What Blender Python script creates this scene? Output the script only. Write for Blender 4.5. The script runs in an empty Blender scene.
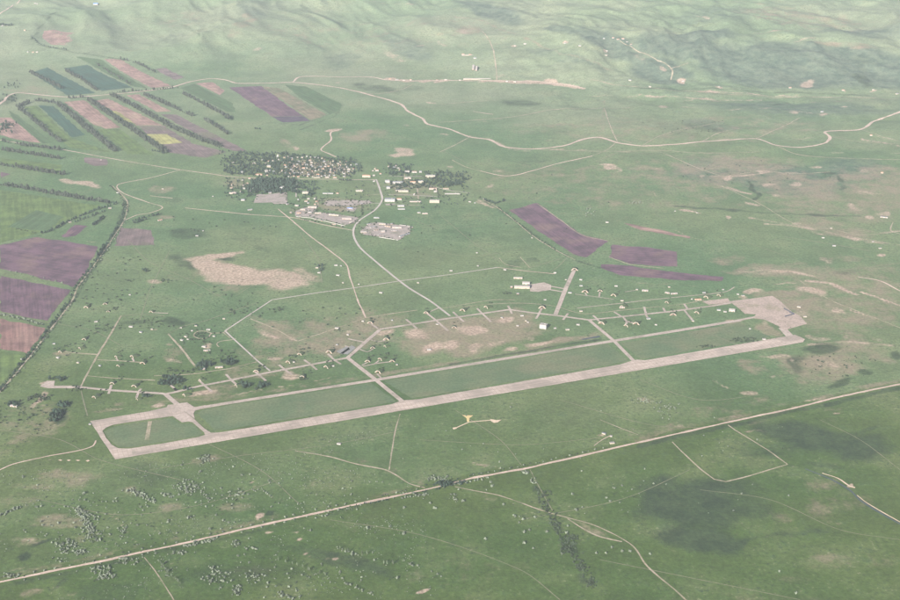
import bpy, math, random
import numpy as np
from mathutils import Vector, geometry as mgeo

R = math.radians
rng = np.random.default_rng(7)
random.seed(7)
sc = bpy.context.scene
COL = sc.collection

# ------------------------------------------------------------------ camera
CAM_H, PITCH, LENS = 1850.0, R(22.0), 50.0
FPX = LENS / 36.0 * 900.0                    # focal length in photo pixels
cam = bpy.data.cameras.new('camera')
cam.lens, cam.sensor_width, cam.sensor_fit = LENS, 36.0, 'HORIZONTAL'
cam.clip_start, cam.clip_end = 1.0, 200000.0
cam_o = bpy.data.objects.new('camera', cam)
COL.objects.link(cam_o)
cam_o.location = (0, 0, CAM_H)
cam_o.rotation_euler = (math.pi / 2 - PITCH, 0, 0)
sc.camera = cam_o

# ------------------------------------------------------------------ sky, sun, exposure
SUN_EL, SHADOW_AZ = R(25), R(28)             # shadows fall away from the camera and to the right
w = bpy.data.worlds.new('World')
sc.world = w
w.use_nodes = True
wn = w.node_tree
bg = wn.nodes['Background']
sky = wn.nodes.new('ShaderNodeTexSky')
sky.sky_type = 'NISHITA'
sky.sun_disc = False
sky.sun_elevation = SUN_EL
sky.sun_rotation = SHADOW_AZ + math.pi
sky.altitude = 800
sky.air_density, sky.dust_density = 1.0, 1.5
wn.links.new(sky.outputs[0], bg.inputs[0])
bg.inputs[1].default_value = 0.055
sun = bpy.data.lights.new('sun', 'SUN')
sun.energy, sun.angle, sun.color = 5.0, R(0.53), (1.0, 0.94, 0.86)
sun_o = bpy.data.objects.new('sun', sun)
COL.objects.link(sun_o)
sd = Vector((math.sin(SHADOW_AZ) * math.cos(SUN_EL), math.cos(SHADOW_AZ) * math.cos(SUN_EL), -math.sin(SUN_EL)))
sun_o.rotation_euler = sd.to_track_quat('-Z', 'Y').to_euler()
sun_o.location = (-2000, -3000, 3000)
vs = sc.view_settings
vs.view_transform, vs.look, vs.gamma, vs.use_curve_mapping = 'Standard', 'None', 1.0, False
vs.exposure = 1.47
sc.render.engine = 'CYCLES'
sc.cycles.use_denoising = True
sc.cycles.denoising_prefilter = 'NONE'
sc.cycles.max_bounces = 6
sc.cycles.volume_bounces = 1
HAZE_DENSITY, HAZE_COLOR = 1.85e-5, (0.84, 0.92, 1.0)

# ------------------------------------------------------------------ noise and terrain height
GRAD = {}
def gnoise(x, y, seed=0):
    if seed not in GRAD:
        g = np.random.default_rng(100 + seed).uniform(0, 2 * np.pi, (256, 256))
        GRAD[seed] = np.cos(g), np.sin(g)
    gx, gy = GRAD[seed]
    xi, yi = np.floor(x).astype(int), np.floor(y).astype(int)
    fx, fy = x - xi, y - yi
    u, v = fx * fx * fx * (fx * (fx * 6 - 15) + 10), fy * fy * fy * (fy * (fy * 6 - 15) + 10)
    def d(i, j):
        a, b = (xi + i) & 255, (yi + j) & 255
        return gx[a, b] * (fx - i) + gy[a, b] * (fy - j)
    return (d(0, 0) * (1 - u) + d(1, 0) * u) * (1 - v) + (d(0, 1) * (1 - u) + d(1, 1) * u) * v

def fbm(x, y, seed=0, oct=4, gain=0.5):
    s, a = 0, 1.0
    for k in range(oct):
        s = s + a * gnoise(x * 2 ** k + 17.3 * k, y * 2 ** k - 9.1 * k, seed + k)
        a *= gain
    return s

def ridged(x, y, seed=0, oct=4, gain=0.5):
    s, a = 0, 1.0
    for k in range(oct):
        s = s + a * (1 - np.abs(gnoise(x * 2 ** k + 5.3 * k, y * 2 ** k + 3.1 * k, seed + k)) * 2.2)
        a *= gain
    return s / 1.9

def sstep(a, b, x):
    t = np.clip((x - a) / (b - a), 0, 1)
    return t * t * (3 - 2 * t)

def height(x, y):
    x, y = np.asarray(x, float), np.asarray(y, float)
    wx = x + 260 * fbm(x / 1300, y / 1300, 31, 2)
    wy = y + 260 * fbm(x / 1300, y / 1300, 41, 2)
    side = sstep(-500, 1700, x)                          # 0 on the left, 1 on the right
    # gentle swell of the plain, none along the runway
    plain = 3.0 * fbm(x / 900, y / 900, 3, 2) * sstep(4700, 6200, y + 0.25 * x)
    # low rolling ground on the right half
    roll = (14 + (12 + 22 * sstep(7300, 8000, y)) * fbm(wx / 460, wy / 460, 11, 5, .5)) * sstep(5900, 7300, y) * sstep(300, 1400, x + 0.12 * (y - 6000))
    # rolling hills behind the main road, left and centre
    base_l = 8950 + 250 * fbm(x / 1500, y * 0 + 3.3, 21, 2)
    tl = sstep(base_l, base_l + 1500, y)
    hl = tl * (60 + 120 * (ridged(wx / 1600, wy / 1500, 51, 3, .36) - 0.35) + 92 * (ridged((wx + .45 * wy) / 760, (wy - .3 * wx) / 2400, 54, 4, .45) - .5)) + 0.03 * np.maximum(y - base_l, 0)
    # scarp on the right
    base_r = 8230 + 120 * gnoise(x / 700, y * 0 + 1.7, 61)
    tr = sstep(base_r, base_r + 1350, y + 190 * fbm(wx / 380, wy / 900, 71, 3))
    hr = tr * (200 + 70 * (ridged(wx / 900, wy / 1500, 81, 5, .55) - .5) + 44 * (1 - .6 * sstep(base_r + 1300, base_r + 2300, y)) * (ridged(wx / 330 + wy / 900, wy / 1300, 85, 2, .5) - .5) + 7 * (ridged(wx / 170 + wy / 500, wy / 1100, 88, 2, .5) - .5)) + 0.012 * np.maximum(y - base_r - 1300, 0)
    h = plain + roll + hl * (1 - side) + hr * side
    far = sstep(14000, 30000, np.hypot(x, y))
    return h * (1 - far) + far * (250 + 160 * fbm(x / 6000, y / 6000, 91, 3))

def axis(spec):
    out = []
    for a, b, st in spec:
        out.append(np.arange(a, b - 1e-6, st))
    return np.unique(np.round(np.concatenate(out), 3))

def stretch(a, b, n):
    return a + (b - a) * (np.linspace(0, 1, n) ** 2.2)

GX = np.unique(np.round(np.concatenate([-stretch(5200, 60000, 24), axis([(-5200, -2300, 26), (-2300, 2300, 11.5), (2300, 5200.1, 26)]), stretch(5200, 60000, 24)]), 2))
GY = np.unique(np.round(np.concatenate([-stretch(200, 20000, 10), axis([(-200, 1900, 150), (1900, 6600, 11.5), (6600, 13400.1, 21)]), stretch(13400, 70000, 30)]), 2))
XX, YY = np.meshgrid(GX, GY)
ZZ = height(XX, YY)

def hs(x, y):
    x, y = np.asarray(x, float), np.asarray(y, float)
    i = np.clip(np.searchsorted(GX, x) - 1, 0, len(GX) - 2)
    j = np.clip(np.searchsorted(GY, y) - 1, 0, len(GY) - 2)
    fx = np.clip((x - GX[i]) / (GX[i + 1] - GX[i]), 0, 1)
    fy = np.clip((y - GY[j]) / (GY[j + 1] - GY[j]), 0, 1)
    return (ZZ[j, i] * (1 - fx) + ZZ[j, i + 1] * fx) * (1 - fy) + (ZZ[j + 1, i] * (1 - fx) + ZZ[j + 1, i + 1] * fx) * fy

def P(u, v=None):
    """photo pixels -> world points on the terrain (the ray meets the ground)"""
    a = np.atleast_2d(np.array(u if v is None else np.stack([u, v], -1), float))
    dx, dv = (a[:, 0] - 450) / FPX, (a[:, 1] - 300) / FPX
    cp, sp = math.cos(PITCH), math.sin(PITCH)
    D = np.stack([dx, cp - dv * sp, -sp - dv * cp], -1)
    t = (CAM_H - 470.0) / -D[:, 2]               # nothing stands higher than this
    hit = np.zeros(len(a), bool)
    step = 25.0
    for _ in range(400):
        q = D * t[:, None]
        below = (CAM_H + q[:, 2]) < hs(q[:, 0], q[:, 1])
        hit |= below
        gap = (CAM_H + q[:, 2] - hs(q[:, 0], q[:, 1])) / -D[:, 2]
        t = np.where(hit, t, t + np.maximum(step, gap * .35))
        if hit.all():
            break
    lo, hi = t - 60.0, t
    for _ in range(14):
        m = (lo + hi) / 2
        q = D * m[:, None]
        below = (CAM_H + q[:, 2]) < hs(q[:, 0], q[:, 1])
        hi, lo = np.where(below, m, hi), np.where(below, lo, m)
    q = D * hi[:, None]
    return np.stack([q[:, 0], q[:, 1], hs(q[:, 0], q[:, 1])], -1)

# ------------------------------------------------------------------ material helpers
class NT:
    def __init__(s, name):
        s.m = bpy.data.materials.new(name)
        s.m.use_nodes = True
        s.t = s.m.node_tree
        s.b = s.t.nodes['Principled BSDF']
        s.b.inputs['Roughness'].default_value = 0.92
        s.b.inputs['Specular IOR Level'].default_value = 0.15
        s.pos = s.n('ShaderNodeNewGeometry').outputs['Position']
    def n(s, kind, **kw):
        nd = s.t.nodes.new(kind)
        for k, v in kw.items():
            setattr(nd, k, v)
        return nd
    def put(s, sock, v):
        if isinstance(v, bpy.types.NodeSocket):
            s.t.links.new(v, sock)
        elif isinstance(v, (tuple, list)):
            sock.default_value = tuple(v) + ((1,) if len(v) == 3 and len(sock.default_value) == 4 else ())
        else:
            sock.default_value = v
    def noise(s, size, detail=3, rough=0.5, vec=None, dist=0.0):
        nd = s.n('ShaderNodeTexNoise')
        s.put(nd.inputs['Vector'], vec if vec is not None else s.pos)
        nd.inputs['Scale'].default_value = 1.0 / size
        nd.inputs['Detail'].default_value = detail
        nd.inputs['Roughness'].default_value = rough
        nd.inputs['Distortion'].default_value = dist
        return nd.outputs['Fac']
    def math(s, op, a, b=0.0, clamp=False):
        nd = s.n('ShaderNodeMath', operation=op, use_clamp=clamp)
        s.put(nd.inputs[0], a)
        s.put(nd.inputs[1], b)
        return nd.outputs[0]
    def ramp(s, x, a, b, lo=0.0, hi=1.0):
        nd = s.n('ShaderNodeMapRange', interpolation_type='SMOOTHSTEP')
        s.put(nd.inputs['Value'], x)
        for k, v in (('From Min', a), ('From Max', b), ('To Min', lo), ('To Max', hi)):
            nd.inputs[k].default_value = v
        return nd.outputs['Result']
    def mix(s, f, a, b, mode='MIX'):
        nd = s.n('ShaderNodeMix', data_type='RGBA', blend_type=mode)
        s.put(nd.inputs[0], f)
        s.put(nd.inputs[6], a)
        s.put(nd.inputs[7], b)
        return nd.outputs[2]
    def scale(s, c, f):
        nd = s.n('ShaderNodeVectorMath', operation='SCALE')
        s.put(nd.inputs[0], c)
        s.put(nd.inputs['Scale'], f)
        return nd.outputs[0]
    def out(s, c, bump=None, strength=0.3, dist=1.0):
        s.put(s.b.inputs['Base Color'], c)
        if bump is not None:
            bn = s.n('ShaderNodeBump')
            bn.inputs['Strength'].default_value = strength
            bn.inputs['Distance'].default_value = dist
            s.put(bn.inputs['Height'], bump)
            s.t.links.new(bn.outputs[0], s.b.inputs['Normal'])
        return s.m

def mat_surface(name, c1, c2, big=60, small=8, var=0.25, stripes=None, c3=None, rough=0.92):
    """noisy two-tone surface; stripes = (angle, wavelength, amount) for plough lines"""
    t = NT(name)
    t.b.inputs['Roughness'].default_value = rough
    c = t.mix(t.ramp(t.noise(big, 4, .6), .35, .65), c1, c2)
    if c3:
        c = t.mix(t.ramp(t.noise(big * 2.3, 4, .6), .5, .68), c, c3)
    f = t.ramp(t.noise(small, 3, .6), .25, .75, 1 - var, 1 + var)
    if stripes:
        ang, wl, amt = stripes
        rot = t.n('ShaderNodeVectorRotate', rotation_type='Z_AXIS')
        t.put(rot.inputs['Vector'], t.pos)
        rot.inputs['Angle'].default_value = ang
        mp = t.n('ShaderNodeVectorMath', operation='MULTIPLY')
        t.put(mp.inputs[0], rot.outputs[0])
        mp.inputs[1].default_value = (1 / wl, 1 / (wl * 22), 1)
        s = t.noise(1.0, 3, .6, vec=mp.outputs[0])
        f = t.math('MULTIPLY', f, t.ramp(s, .3, .7, 1 - amt, 1 + amt))
    return t.out(t.scale(c, f))

def mat_plain(name, c, var=0.15, size=2.0, rough=0.8):
    t = NT(name)
    t.b.inputs['Roughness'].default_value = rough
    return t.out(t.scale(t.mix(0.0, c, c), t.ramp(t.noise(size, 3), .3, .7, 1 - var, 1 + var)))

def mat_leaf(name, c1, c2, var=.35):
    t = NT(name)
    inf = t.n('ShaderNodeObjectInfo')
    c = t.mix(t.noise(2.2, 2), c1, c2)
    c = t.scale(c, t.ramp(inf.outputs['Random'], 0, 1, 1 - var * .5, 1 + var * .5))
    c = t.scale(c, t.ramp(t.noise(14, 2), .3, .7, 1 - var, 1 + var))
    return t.out(c)

def mat_ground():
    t = NT('steppe_grass')
    at = t.n('ShaderNodeAttribute', attribute_name='cover')
    sep = t.n('ShaderNodeSeparateColor')
    t.put(sep.inputs[0], at.outputs['Color'])
    bare, dry, lush = sep.outputs
    scrub_shade = at.outputs['Alpha']
    n_big, n_mid = t.noise(1300, 4, .55), t.noise(260, 6, .62)
    n_sm, n_fine = t.noise(55, 5, .66), t.noise(11, 4, .68)
    n_p = t.noise(120, 9, .74)
    n_q = t.noise(130, 9, .70, dist=.2)
    hilly = t.n('ShaderNodeAttribute', attribute_name='land_haze')       # 0 lush near pasture, 1 thin dry hill grass with distance haze painted in
    land_haze = t.math('ADD', hilly.outputs['Fac'], t.math('MULTIPLY', t.math('SUBTRACT', n_big, .5), .5))
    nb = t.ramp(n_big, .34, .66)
    c = t.mix(t.ramp(land_haze, 0, .45), t.mix(nb, (.040, .075, .017), (.064, .090, .022)), t.mix(nb, (.063, .114, .049), (.102, .134, .060)))
    c = t.mix(t.ramp(land_haze, .5, 1), c, t.mix(nb, (.128, .168, .098), (.160, .180, .116)))  # hill tone lifted to paint the far haze into the grass
    c = t.scale(c, t.ramp(n_mid, .34, .68, .86, 1.18))
    c = t.mix(t.math('MULTIPLY', t.ramp(n_mid, .48, .70), .35), c, (.125, .120, .068))
    c = t.mix(t.math('MULTIPLY', t.ramp(n_p, .58, .72), .28), c, (.140, .118, .080))
    c = t.mix(t.math('MULTIPLY', t.ramp(n_sm, .54, .72), .4), c, (.036, .062, .032))
    # tussocks and wet hollows: small, sharp-edged, gathered in some places
    n_t, n_u = t.noise(13, 2, .5), t.noise(28, 5, .7)
    clump = t.ramp(n_mid, .42, .62, .25, 1)
    c = t.mix(t.math('MULTIPLY', t.ramp(n_t, .60, .66), t.math('MULTIPLY', clump, .75)), c, (.026, .048, .022))
    c = t.mix(t.math('MULTIPLY', t.ramp(n_t, .37, .31), t.math('MULTIPLY', clump, .6)), c, (.165, .172, .100))
    c = t.mix(t.math('MULTIPLY', t.ramp(n_u, .60, .64), .35), c, (.034, .058, .028))
    def masked(c, m, colour, n, amt=1.0, rag=2.4, lo=.36, hi=.62):
        f = t.math('ADD', t.math('MULTIPLY', m, 1.25), t.math('MULTIPLY', t.math('SUBTRACT', n, .5), rag))
        f = t.math('MULTIPLY', t.ramp(f, lo, hi), t.ramp(m, 0.02, .3, 0, amt))
        return t.mix(f, c, colour)
    c = masked(c, scrub_shade, t.mix(t.ramp(n_sm, .35, .65), (.036, .062, .050), (.078, .098, .072)), n_p, .8, 1.1, .1, .8)  # bushy tone; on the right scarp it also paints cloud shade
    c = masked(c, dry, t.mix(t.ramp(n_sm, .35, .65), (.220, .168, .124), (.150, .132, .084)), n_p, .8, 2.2, .25, .8)
    c = masked(c, lush, t.mix(t.ramp(n_sm, .35, .65), (.017, .030, .016), (.030, .048, .021)), n_p, .85, 1.7, .1, .95)
    c = masked(c, bare, t.mix(t.ramp(n_fine, .35, .65), (.250, .180, .138), (.345, .262, .208)), n_q, .9, 2.0, .3, .92)
    f = t.math('MULTIPLY', t.ramp(n_fine, .3, .7, .78, 1.22), t.ramp(n_sm, .3, .7, .88, 1.12))
    c = t.scale(c, f)
    bump = t.math('ADD', t.math('MULTIPLY', n_fine, .8), t.math('MULTIPLY', n_sm, 2.2))
    return t.out(c, bump, .7, 2.0)

M = {}
M['ground'] = mat_ground()

# ------------------------------------------------------------------ cover masks painted on the terrain (bare soil, dry grass, lush grass, scrub and cloud shade)
CH = {'bare': 0, 'dry': 1, 'lush': 2, 'scrub_shade': 3}
cover = np.zeros(XX.shape + (4,), np.float32)
WXX = XX + 45 * fbm(XX / 170, YY / 170, 5, 3)
WYY = YY + 45 * fbm(XX / 170 + 50, YY / 170, 6, 3)

def window(x0, x1, y0, y1):
    i0, i1 = np.searchsorted(GX, x0), np.searchsorted(GX, x1)
    j0, j1 = np.searchsorted(GY, y0), np.searchsorted(GY, y1)
    return slice(max(j0 - 1, 0), j1 + 1), slice(max(i0 - 1, 0), i1 + 1)

def patch(ch, cx, cy, rx, ry, ang=0, s=1.0):
    a = R(ang)
    pts = P([[cx, cy], [cx + rx * math.cos(a), cy + rx * math.sin(a)], [cx - ry * math.sin(a), cy + ry * math.cos(a)]])
    c, A, B = pts[0, :2], pts[1, :2] - pts[0, :2], pts[2, :2] - pts[0, :2]
    ex = 1.6 * (abs(A) + abs(B)) + 60
    sl = window(c[0] - ex[0], c[0] + ex[0], c[1] - ex[1], c[1] + ex[1])
    dx, dy = WXX[sl] - c[0], WYY[sl] - c[1]
    det = A[0] * B[1] - A[1] * B[0]
    if abs(det) < 1:
        return
    p, q = (dx * B[1] - dy * B[0]) / det, (A[0] * dy - A[1] * dx) / det
    r = np.hypot(p, q)
    k = CH[ch]
    if s < 0:                                # grass left standing inside a patch
        cover[sl + (k,)] *= 1 + s * (1 - sstep(.45, 1.3, r))
        return
    if ch == 'bare' and cy > 440 and s < .82:
        s *= .5
    if ch == 'dry' and cy > 440:
        s *= .68
    cover[sl + (k,)] = np.maximum(cover[sl + (k,)], s * (1 - sstep(.45, 1.3, r)))

def streak(ch, pts, width, s=1.0):
    """soft band of ground cover along a line; width in metres"""
    wp = P(pts)[:, :2]
    for a, b in zip(wp[:-1], wp[1:]):
        lo, hi = np.minimum(a, b) - 3 * width, np.maximum(a, b) + 3 * width
        sl = window(lo[0], hi[0], lo[1], hi[1])
        d = b - a
        L2 = max(d @ d, 1e-6)
        X, Y = XX[sl] * .75 + WXX[sl] * .25, YY[sl] * .75 + WYY[sl] * .25
        t = np.clip(((X - a[0]) * d[0] + (Y - a[1]) * d[1]) / L2, 0, 1)
        r = np.hypot(X - a[0] - t * d[0], Y - a[1] - t * d[1])
        k = CH[ch]
        cover[sl + (k,)] = np.maximum(cover[sl + (k,)], s * (1 - sstep(width * .4, width * 1.3, r)))

# px ellipses: (channel, cx, cy, rx, ry, angle, strength)
for a in [
    # big bare oval beside the village
    ('bare', 235, 275, 44, 13, 8, .9), ('bare', 277, 279, 40, 12, 3, .7), ('bare', 204, 265, 22, 8, 22, .85), ('bare', 306, 275, 20, 10, 20, .5), ('bare', 218, 256, 22, 4, -8, .75), ('bare', 243, 252, 9, 2, -10, .6),
    ('bare', 232, 260, 16, 3.6, 4, -.95), ('bare', 262, 264, 14, 3, 6, -.7), ('dry', 315, 168, 45, 10, 0, .6), ('dry', 340, 205, 38, 8, 3, .55), ('dry', 410, 188, 38, 12, 0, .42), ('dry', 300, 212, 20, 5, 8, .5), ('dry', 240, 184, 20, 10, 0, .35), ('dry', 385, 230, 30, 9, 5, .4),
    ('lush', 222, 257, 12, 3.5, 10, .7), ('lush', 190, 233, 24, 6, 5, .55), ('lush', 185, 262, 18, 7, 20, .5), ('lush', 250, 240, 30, 6, 20, .35),
    ('dry', 235, 275, 80, 26, 5, .35),
    ('dry', 620, 185, 190, 40, 2, .30), ('dry', 850, 295, 80, 55, 0, .42), ('dry', 330, 335, 100, 26, -8, .5), ('dry', 850, 195, 110, 34, 0, .45), ('dry', 690, 175, 90, 24, 0, .4), ('dry', 640, 130, 200, 20, 2, .28), ('dry', 400, 30, 200, 22, 0, .22),
    # dry scrapes between the taxiways
    ('bare', 475, 328, 20, 7, -4, .66), ('bare', 452, 344, 12, 6, -8, .66), ('bare', 473, 347, 8, 5, 0, .6), ('bare', 505, 351, 9, 2.5, -6, .6),
    ('bare', 510, 321, 9, 3, 0, .62), ('bare', 530, 338, 6, 3, 0, .58), ('bare', 490, 344, 10, 3, -6, .55), ('bare', 512, 336, 6, 2.5, 0, .5), ('bare', 435, 347, 11, 6, -10, .6),
    ('bare', 415, 335, 14, 6, 10, .62), ('dry', 470, 333, 85, 22, -8, .8), ('dry', 560, 340, 45, 3.5, -9, .6),
    ('bare', 545, 342, 30, 2.2, -9, .5),
    ('bare', 275, 359, 9, 3, 0, .6), ('bare', 285, 376, 14, 4, -8, .62), ('bare', 268, 334, 14, 3.6, 25, .62), ('dry', 280, 330, 40, 8, 20, .45),
    ('bare', 292, 339, 9, 2.5, 20, .6), ('dry', 345, 335, 40, 12, -10, .42), ('bare', 347, 332, 9, 3, -10, .45), ('dry', 275, 368, 60, 9, -9, .4),
    ('bare', 390, 331, 12, 3, -5, .5), ('bare', 205, 391, 14, 3.5, -6, .62), ('bare', 191, 396, 9, 3, 0, .55), ('dry', 215, 390, 50, 8, -9, .45),
    ('bare', 206, 347, 7, 3.4, 0, .55), ('bare', 175, 360, 9, 3, 0, .42), ('dry', 172, 352, 14, 10, 0, .4),
    ('bare', 158, 407, 9, 2.5, -4, .62), ('bare', 108, 411, 26, 3, -8, .55), ('dry', 60, 354, 18, 4, 0, .5),
    ('bare', 42, 397, 9, 3, -32, .66), ('bare', 34, 403, 8, 3, -30, .6), ('bare', 50, 384, 7, 3, -10, .6), ('bare', 45, 402, 6, 1.4, 0, .45),
    ('bare', 52, 424, 8, 1.2, 50, .6), ('bare', 36, 425, 12, 1.4, -5, .42), ('dry', 40, 418, 40, 22, 0, .35), ('dry', 20, 430, 30, 20, 0, .4),
    ('lush', 57, 417, 8, 8, 0, .7), ('lush', 62, 405, 10, 4, 0, .4),
    # grass between runway and taxiway, and south of the runway
    ('dry', 470, 385, 65, 5, -10, .4), ('dry', 690, 340, 45, 8, -8, .38), ('bare', 734, 319, 6, 1.3, 0, .6), ('dry', 738, 322, 12, 5, 0, .5), ('bare', 740, 338, 5, 1.6, 0, .5),
    ('lush', 747, 340, 12, 3, -4, .5), ('lush', 705, 347, 10, 1.6, -6, .55), ('bare', 704, 346.5, 5, 1.2, -6, .45), ('bare', 298, 405.5, 2, .7, 0, .6),
    ('dry', 205, 457, 18, 5, -6, .5), ('lush', 150, 475, 45, 14, 0, .3),
    # dry ground at the right-hand end of the runway
    ('bare', 822, 339, 14, 5, 0, .6), ('bare', 812, 337, 6, 3, 0, .55), ('bare', 785, 356, 11, 2.6, 5, .58), ('bare', 778, 376, 4, 1.4, 0, .6), ('bare', 750, 393, 12, 4, 5, .58), ('bare', 724, 384, 8, 2, 25, .5), ('bare', 776, 400, 6, 1.6, 20, .5),
    ('dry', 820, 368, 50, 20, 0, .6), ('bare', 815, 363, 26, 8, 8, .42), ('bare', 842, 338, 6, 3, 0, .5), ('bare', 877, 340, 10, 4, 0, .46), ('dry', 850, 355, 50, 20, 0, .45),
    ('lush', 820, 349, 26, 6, -2, .72), ('lush', 797, 365, 7, 12, 0, .6), ('lush', 842, 384, 18, 4, -12, .75), ('lush', 868, 372, 9, 4, 0, .7), ('lush', 895, 353, 8, 4, 0, .6), ('lush', 803, 340, 10, 3, -20, .4),
    ('dry', 760, 365, 25, 10, 0, .36), ('dry', 740, 405, 40, 8, -8, .32), ('bare', 830, 410, 6, 2, 0, .66), ('bare', 796, 408.5, 4, .9, 0, .7), ('dry', 780, 415, 70, 4, -12, .3),
    ('dry', 694, 412, 24, 10, 12, .36), ('bare', 648, 402, 16, 3.5, 22, .34), ('bare', 668, 411, 7, 5, 40, .3), ('bare', 680, 428, 9, 3, 0, .5), ('dry', 660, 430, 40, 8, -8, .3),
    ('bare', 746, 432, 6, 2, 0, .5), ('bare', 605, 436, 6, 3, -20, .5), ('bare', 752, 431, 20, 1.6, 15, .3),
    # lower right: dark damp hollows and stony scars
    ('lush', 690, 505, 66, 32, 5, .72), ('lush', 700, 540, 50, 15, 5, .8), ('lush', 668, 500, 34, 28, 0, .7), ('lush', 740, 500, 40, 26, 0, .5), ('lush', 740, 545, 20, 4, -10, .7), ('lush', 790, 534, 50, 4, -6, .5), ('lush', 800, 435, 62, 14, 8, .78), ('lush', 850, 445, 48, 16, 5, .75),
    ('lush', 770, 450, 40, 10, 0, .42), ('lush', 865, 432, 24, 3, -12, .6), ('lush', 820, 465, 30, 4, 12, .5),
    ('bare', 838, 474, 18, 4, 8, .56), ('bare', 823, 484, 6, 3, 5, .6), ('bare', 855, 487, 5, 2.4, 0, .9), ('bare', 843, 481, 9, 1.6, 30, .8), ('bare', 840, 500, 14, 3, 8, .54), ('bare', 853, 503, 3, 6, -15, .5), ('bare', 803, 496, 8, 2, -10, .5),
    ('bare', 826, 520, 20, 3, 4, .58), ('bare', 840, 524, 5, 2, 0, .6), ('bare', 795, 526, 6, 2, 0, .5), ('bare', 778, 512, 12, 5, 10, .38), ('dry', 830, 500, 50, 28, 0, .42), ('dry', 830, 566, 40, 8, -12, .5), ('dry', 770, 515, 25, 12, 0, .4),
    ('dry', 880, 560, 30, 12, 0, .4), ('dry', 760, 585, 120, 24, 0, .28),
    # dusty track braids and stream bed in the foreground
    ('dry', 590, 528, 30, 6, 25, .55), ('bare', 595, 530, 26, 3.5, 28, .46), ('dry', 490, 494, 28, 4, 16, .5), ('dry', 560, 590, 40, 14, 0, .2), ('dry', 470, 570, 90, 26, -8, .3), ('dry', 400, 520, 60, 14, -10, .22),
    ('lush', 545, 495, 5, 12, -18, .6), ('lush', 555, 525, 5, 6, 0, .6), ('lush', 570, 545, 8, 14, -25, .62), ('lush', 588, 578, 5, 9, -22, .55),
    ('lush', 330, 555, 60, 9, 12, .5), ('lush', 365, 565, 30, 7, 20, .6), ('bare', 297, 536.5, 5, 1.2, 5, 1), ('bare', 300, 541, 1.6, 2, 0, .9), ('bare', 303, 552, 4, 1.6, 20, .85), ('bare', 316, 546, 3, 1.5, 0, .7), ('bare', 325, 554.5, 4, 1.2, 5, .9), ('bare', 334, 555.5, 5, 1.4, 3, 1),
    ('bare', 362, 568, 9, 1, 25, .62), ('bare', 376, 574, 5, .9, 12, .7), ('bare', 428, 590, 7, 2, -38, 1), ('bare', 332, 582, 5, 1.3, -30, .7), ('bare', 252, 519, 6, 4, -25, 1), ('lush', 262, 518, 5, 3, 0, .8), ('bare', 270, 532, 3, 2, 0, .85),
    ('bare', 238, 509, 16, 3, -10, .78), ('dry', 232, 508, 26, 7, -6, .65), ('dry', 240, 496, 20, 6, 0, .45), ('bare', 190, 499, 3, 1.2, 0, .3), ('dry', 170, 506, 14, 8, -15, .55), ('dry', 120, 497, 22, 7, -4, .45), ('bare', 125, 496, 5, 2.6, -10, .5), ('dry', 185, 520, 60, 16, -6, .25), ('dry', 190, 549, 45, 8, -12, .3),
    ('bare', 225, 511, 22, 5, -8, .36), ('dry', 60, 478, 55, 12, -4, .6), ('bare', 45, 483, 18, 6, -8, .5), ('bare', 82, 476, 14, 6, -8, .42), ('dry', 50, 520, 50, 9, -4, .6), ('bare', 35, 520, 30, 4, -4, .4), ('bare', 26, 545, 24, 9, 0, .7), ('bare', 10, 541, 16, 3, 0, .7), ('lush', 36, 546, 9, 3, -20, .9), ('lush', 28, 557, 7, 4, 0, .9),
    ('bare', 20, 569, 20, 2.5, -5, .6), ('bare', 72, 592, 12, 6, 15, .62), ('bare', 60, 583, 5, 4, 0, .5), ('dry', 37, 590, 14, 7, 0, .65), ('lush', 58, 580, 4, 6, 0, .7), ('dry', 100, 538, 30, 10, -10, .4), ('dry', 20, 500, 40, 14, 0, .35), ('dry', 12, 455, 14, 8, 0, .4), ('bare', 11, 460, 12, 2, 0, .4),
    ('lush', 110, 590, 60, 14, -6, .35), ('lush', 250, 575, 90, 20, 0, .28), ('dry', 250, 570, 50, 12, 0, .22),
    ('bare', 416, 484, 9, 2.6, 8, .72), ('dry', 416, 480, 14, 6, 0, .5), ('bare', 437, 484, 4, 1.5, -10, .7), ('dry', 380, 470, 60, 6, 14, .3), ('dry', 320, 480, 40, 14, 8, .28), ('lush', 330, 440, 60, 12, -8, .25), ('lush', 540, 420, 80, 20, -8, .22),
    # left plain
    ('bare', 85, 183, 24, 3, 8, .66), ('bare', 70, 180, 9, 2.6, 5, .6), ('dry', 160, 189, 18, 5, 0, .45), ('lush', 165, 197, 20, 6, 10, .35), ('dry', 165, 217, 12, 3, 0, .45), ('bare', 232, 253, 9, 2, -12, .6), ('bare', 158, 281, 8, 3.2, 0, .5), ('bare', 92, 243, 6, 1, 4, .6), ('dry', 100, 195, 40, 12, 0, .2),
    ('dry', 115, 267, 25, 10, 0, .25), ('lush', 172, 322, 14, 3.5, 0, .75), ('lush', 130, 322, 20, 3, 0, .5), ('bare', 150, 329, 5, .8, 0, .6), ('bare', 167, 345, 5, 2, 0, .4),
    ('dry', 55, 75, 40, 12, -10, .22), ('dry', 35, 90, 34, 6, 0, .35), ('lush', 10, 100, 12, 5, -20, .5),
    # above the village
    ('bare', 403, 152, 13, 6, 10, .68), ('bare', 396, 156, 8, 2.4, 0, .6), ('bare', 335, 130, 9, 2.2, -6, .8), ('bare', 451, 166.5, 5, 1.3, 5, .5), ('dry', 365, 136, 32, 8, -6, .5), ('bare', 291, 142, 6, 2.4, 25, .45), ('bare', 296, 148, 4, 3, 10, .5), ('dry', 290, 143, 12, 5, 20, .4),
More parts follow.
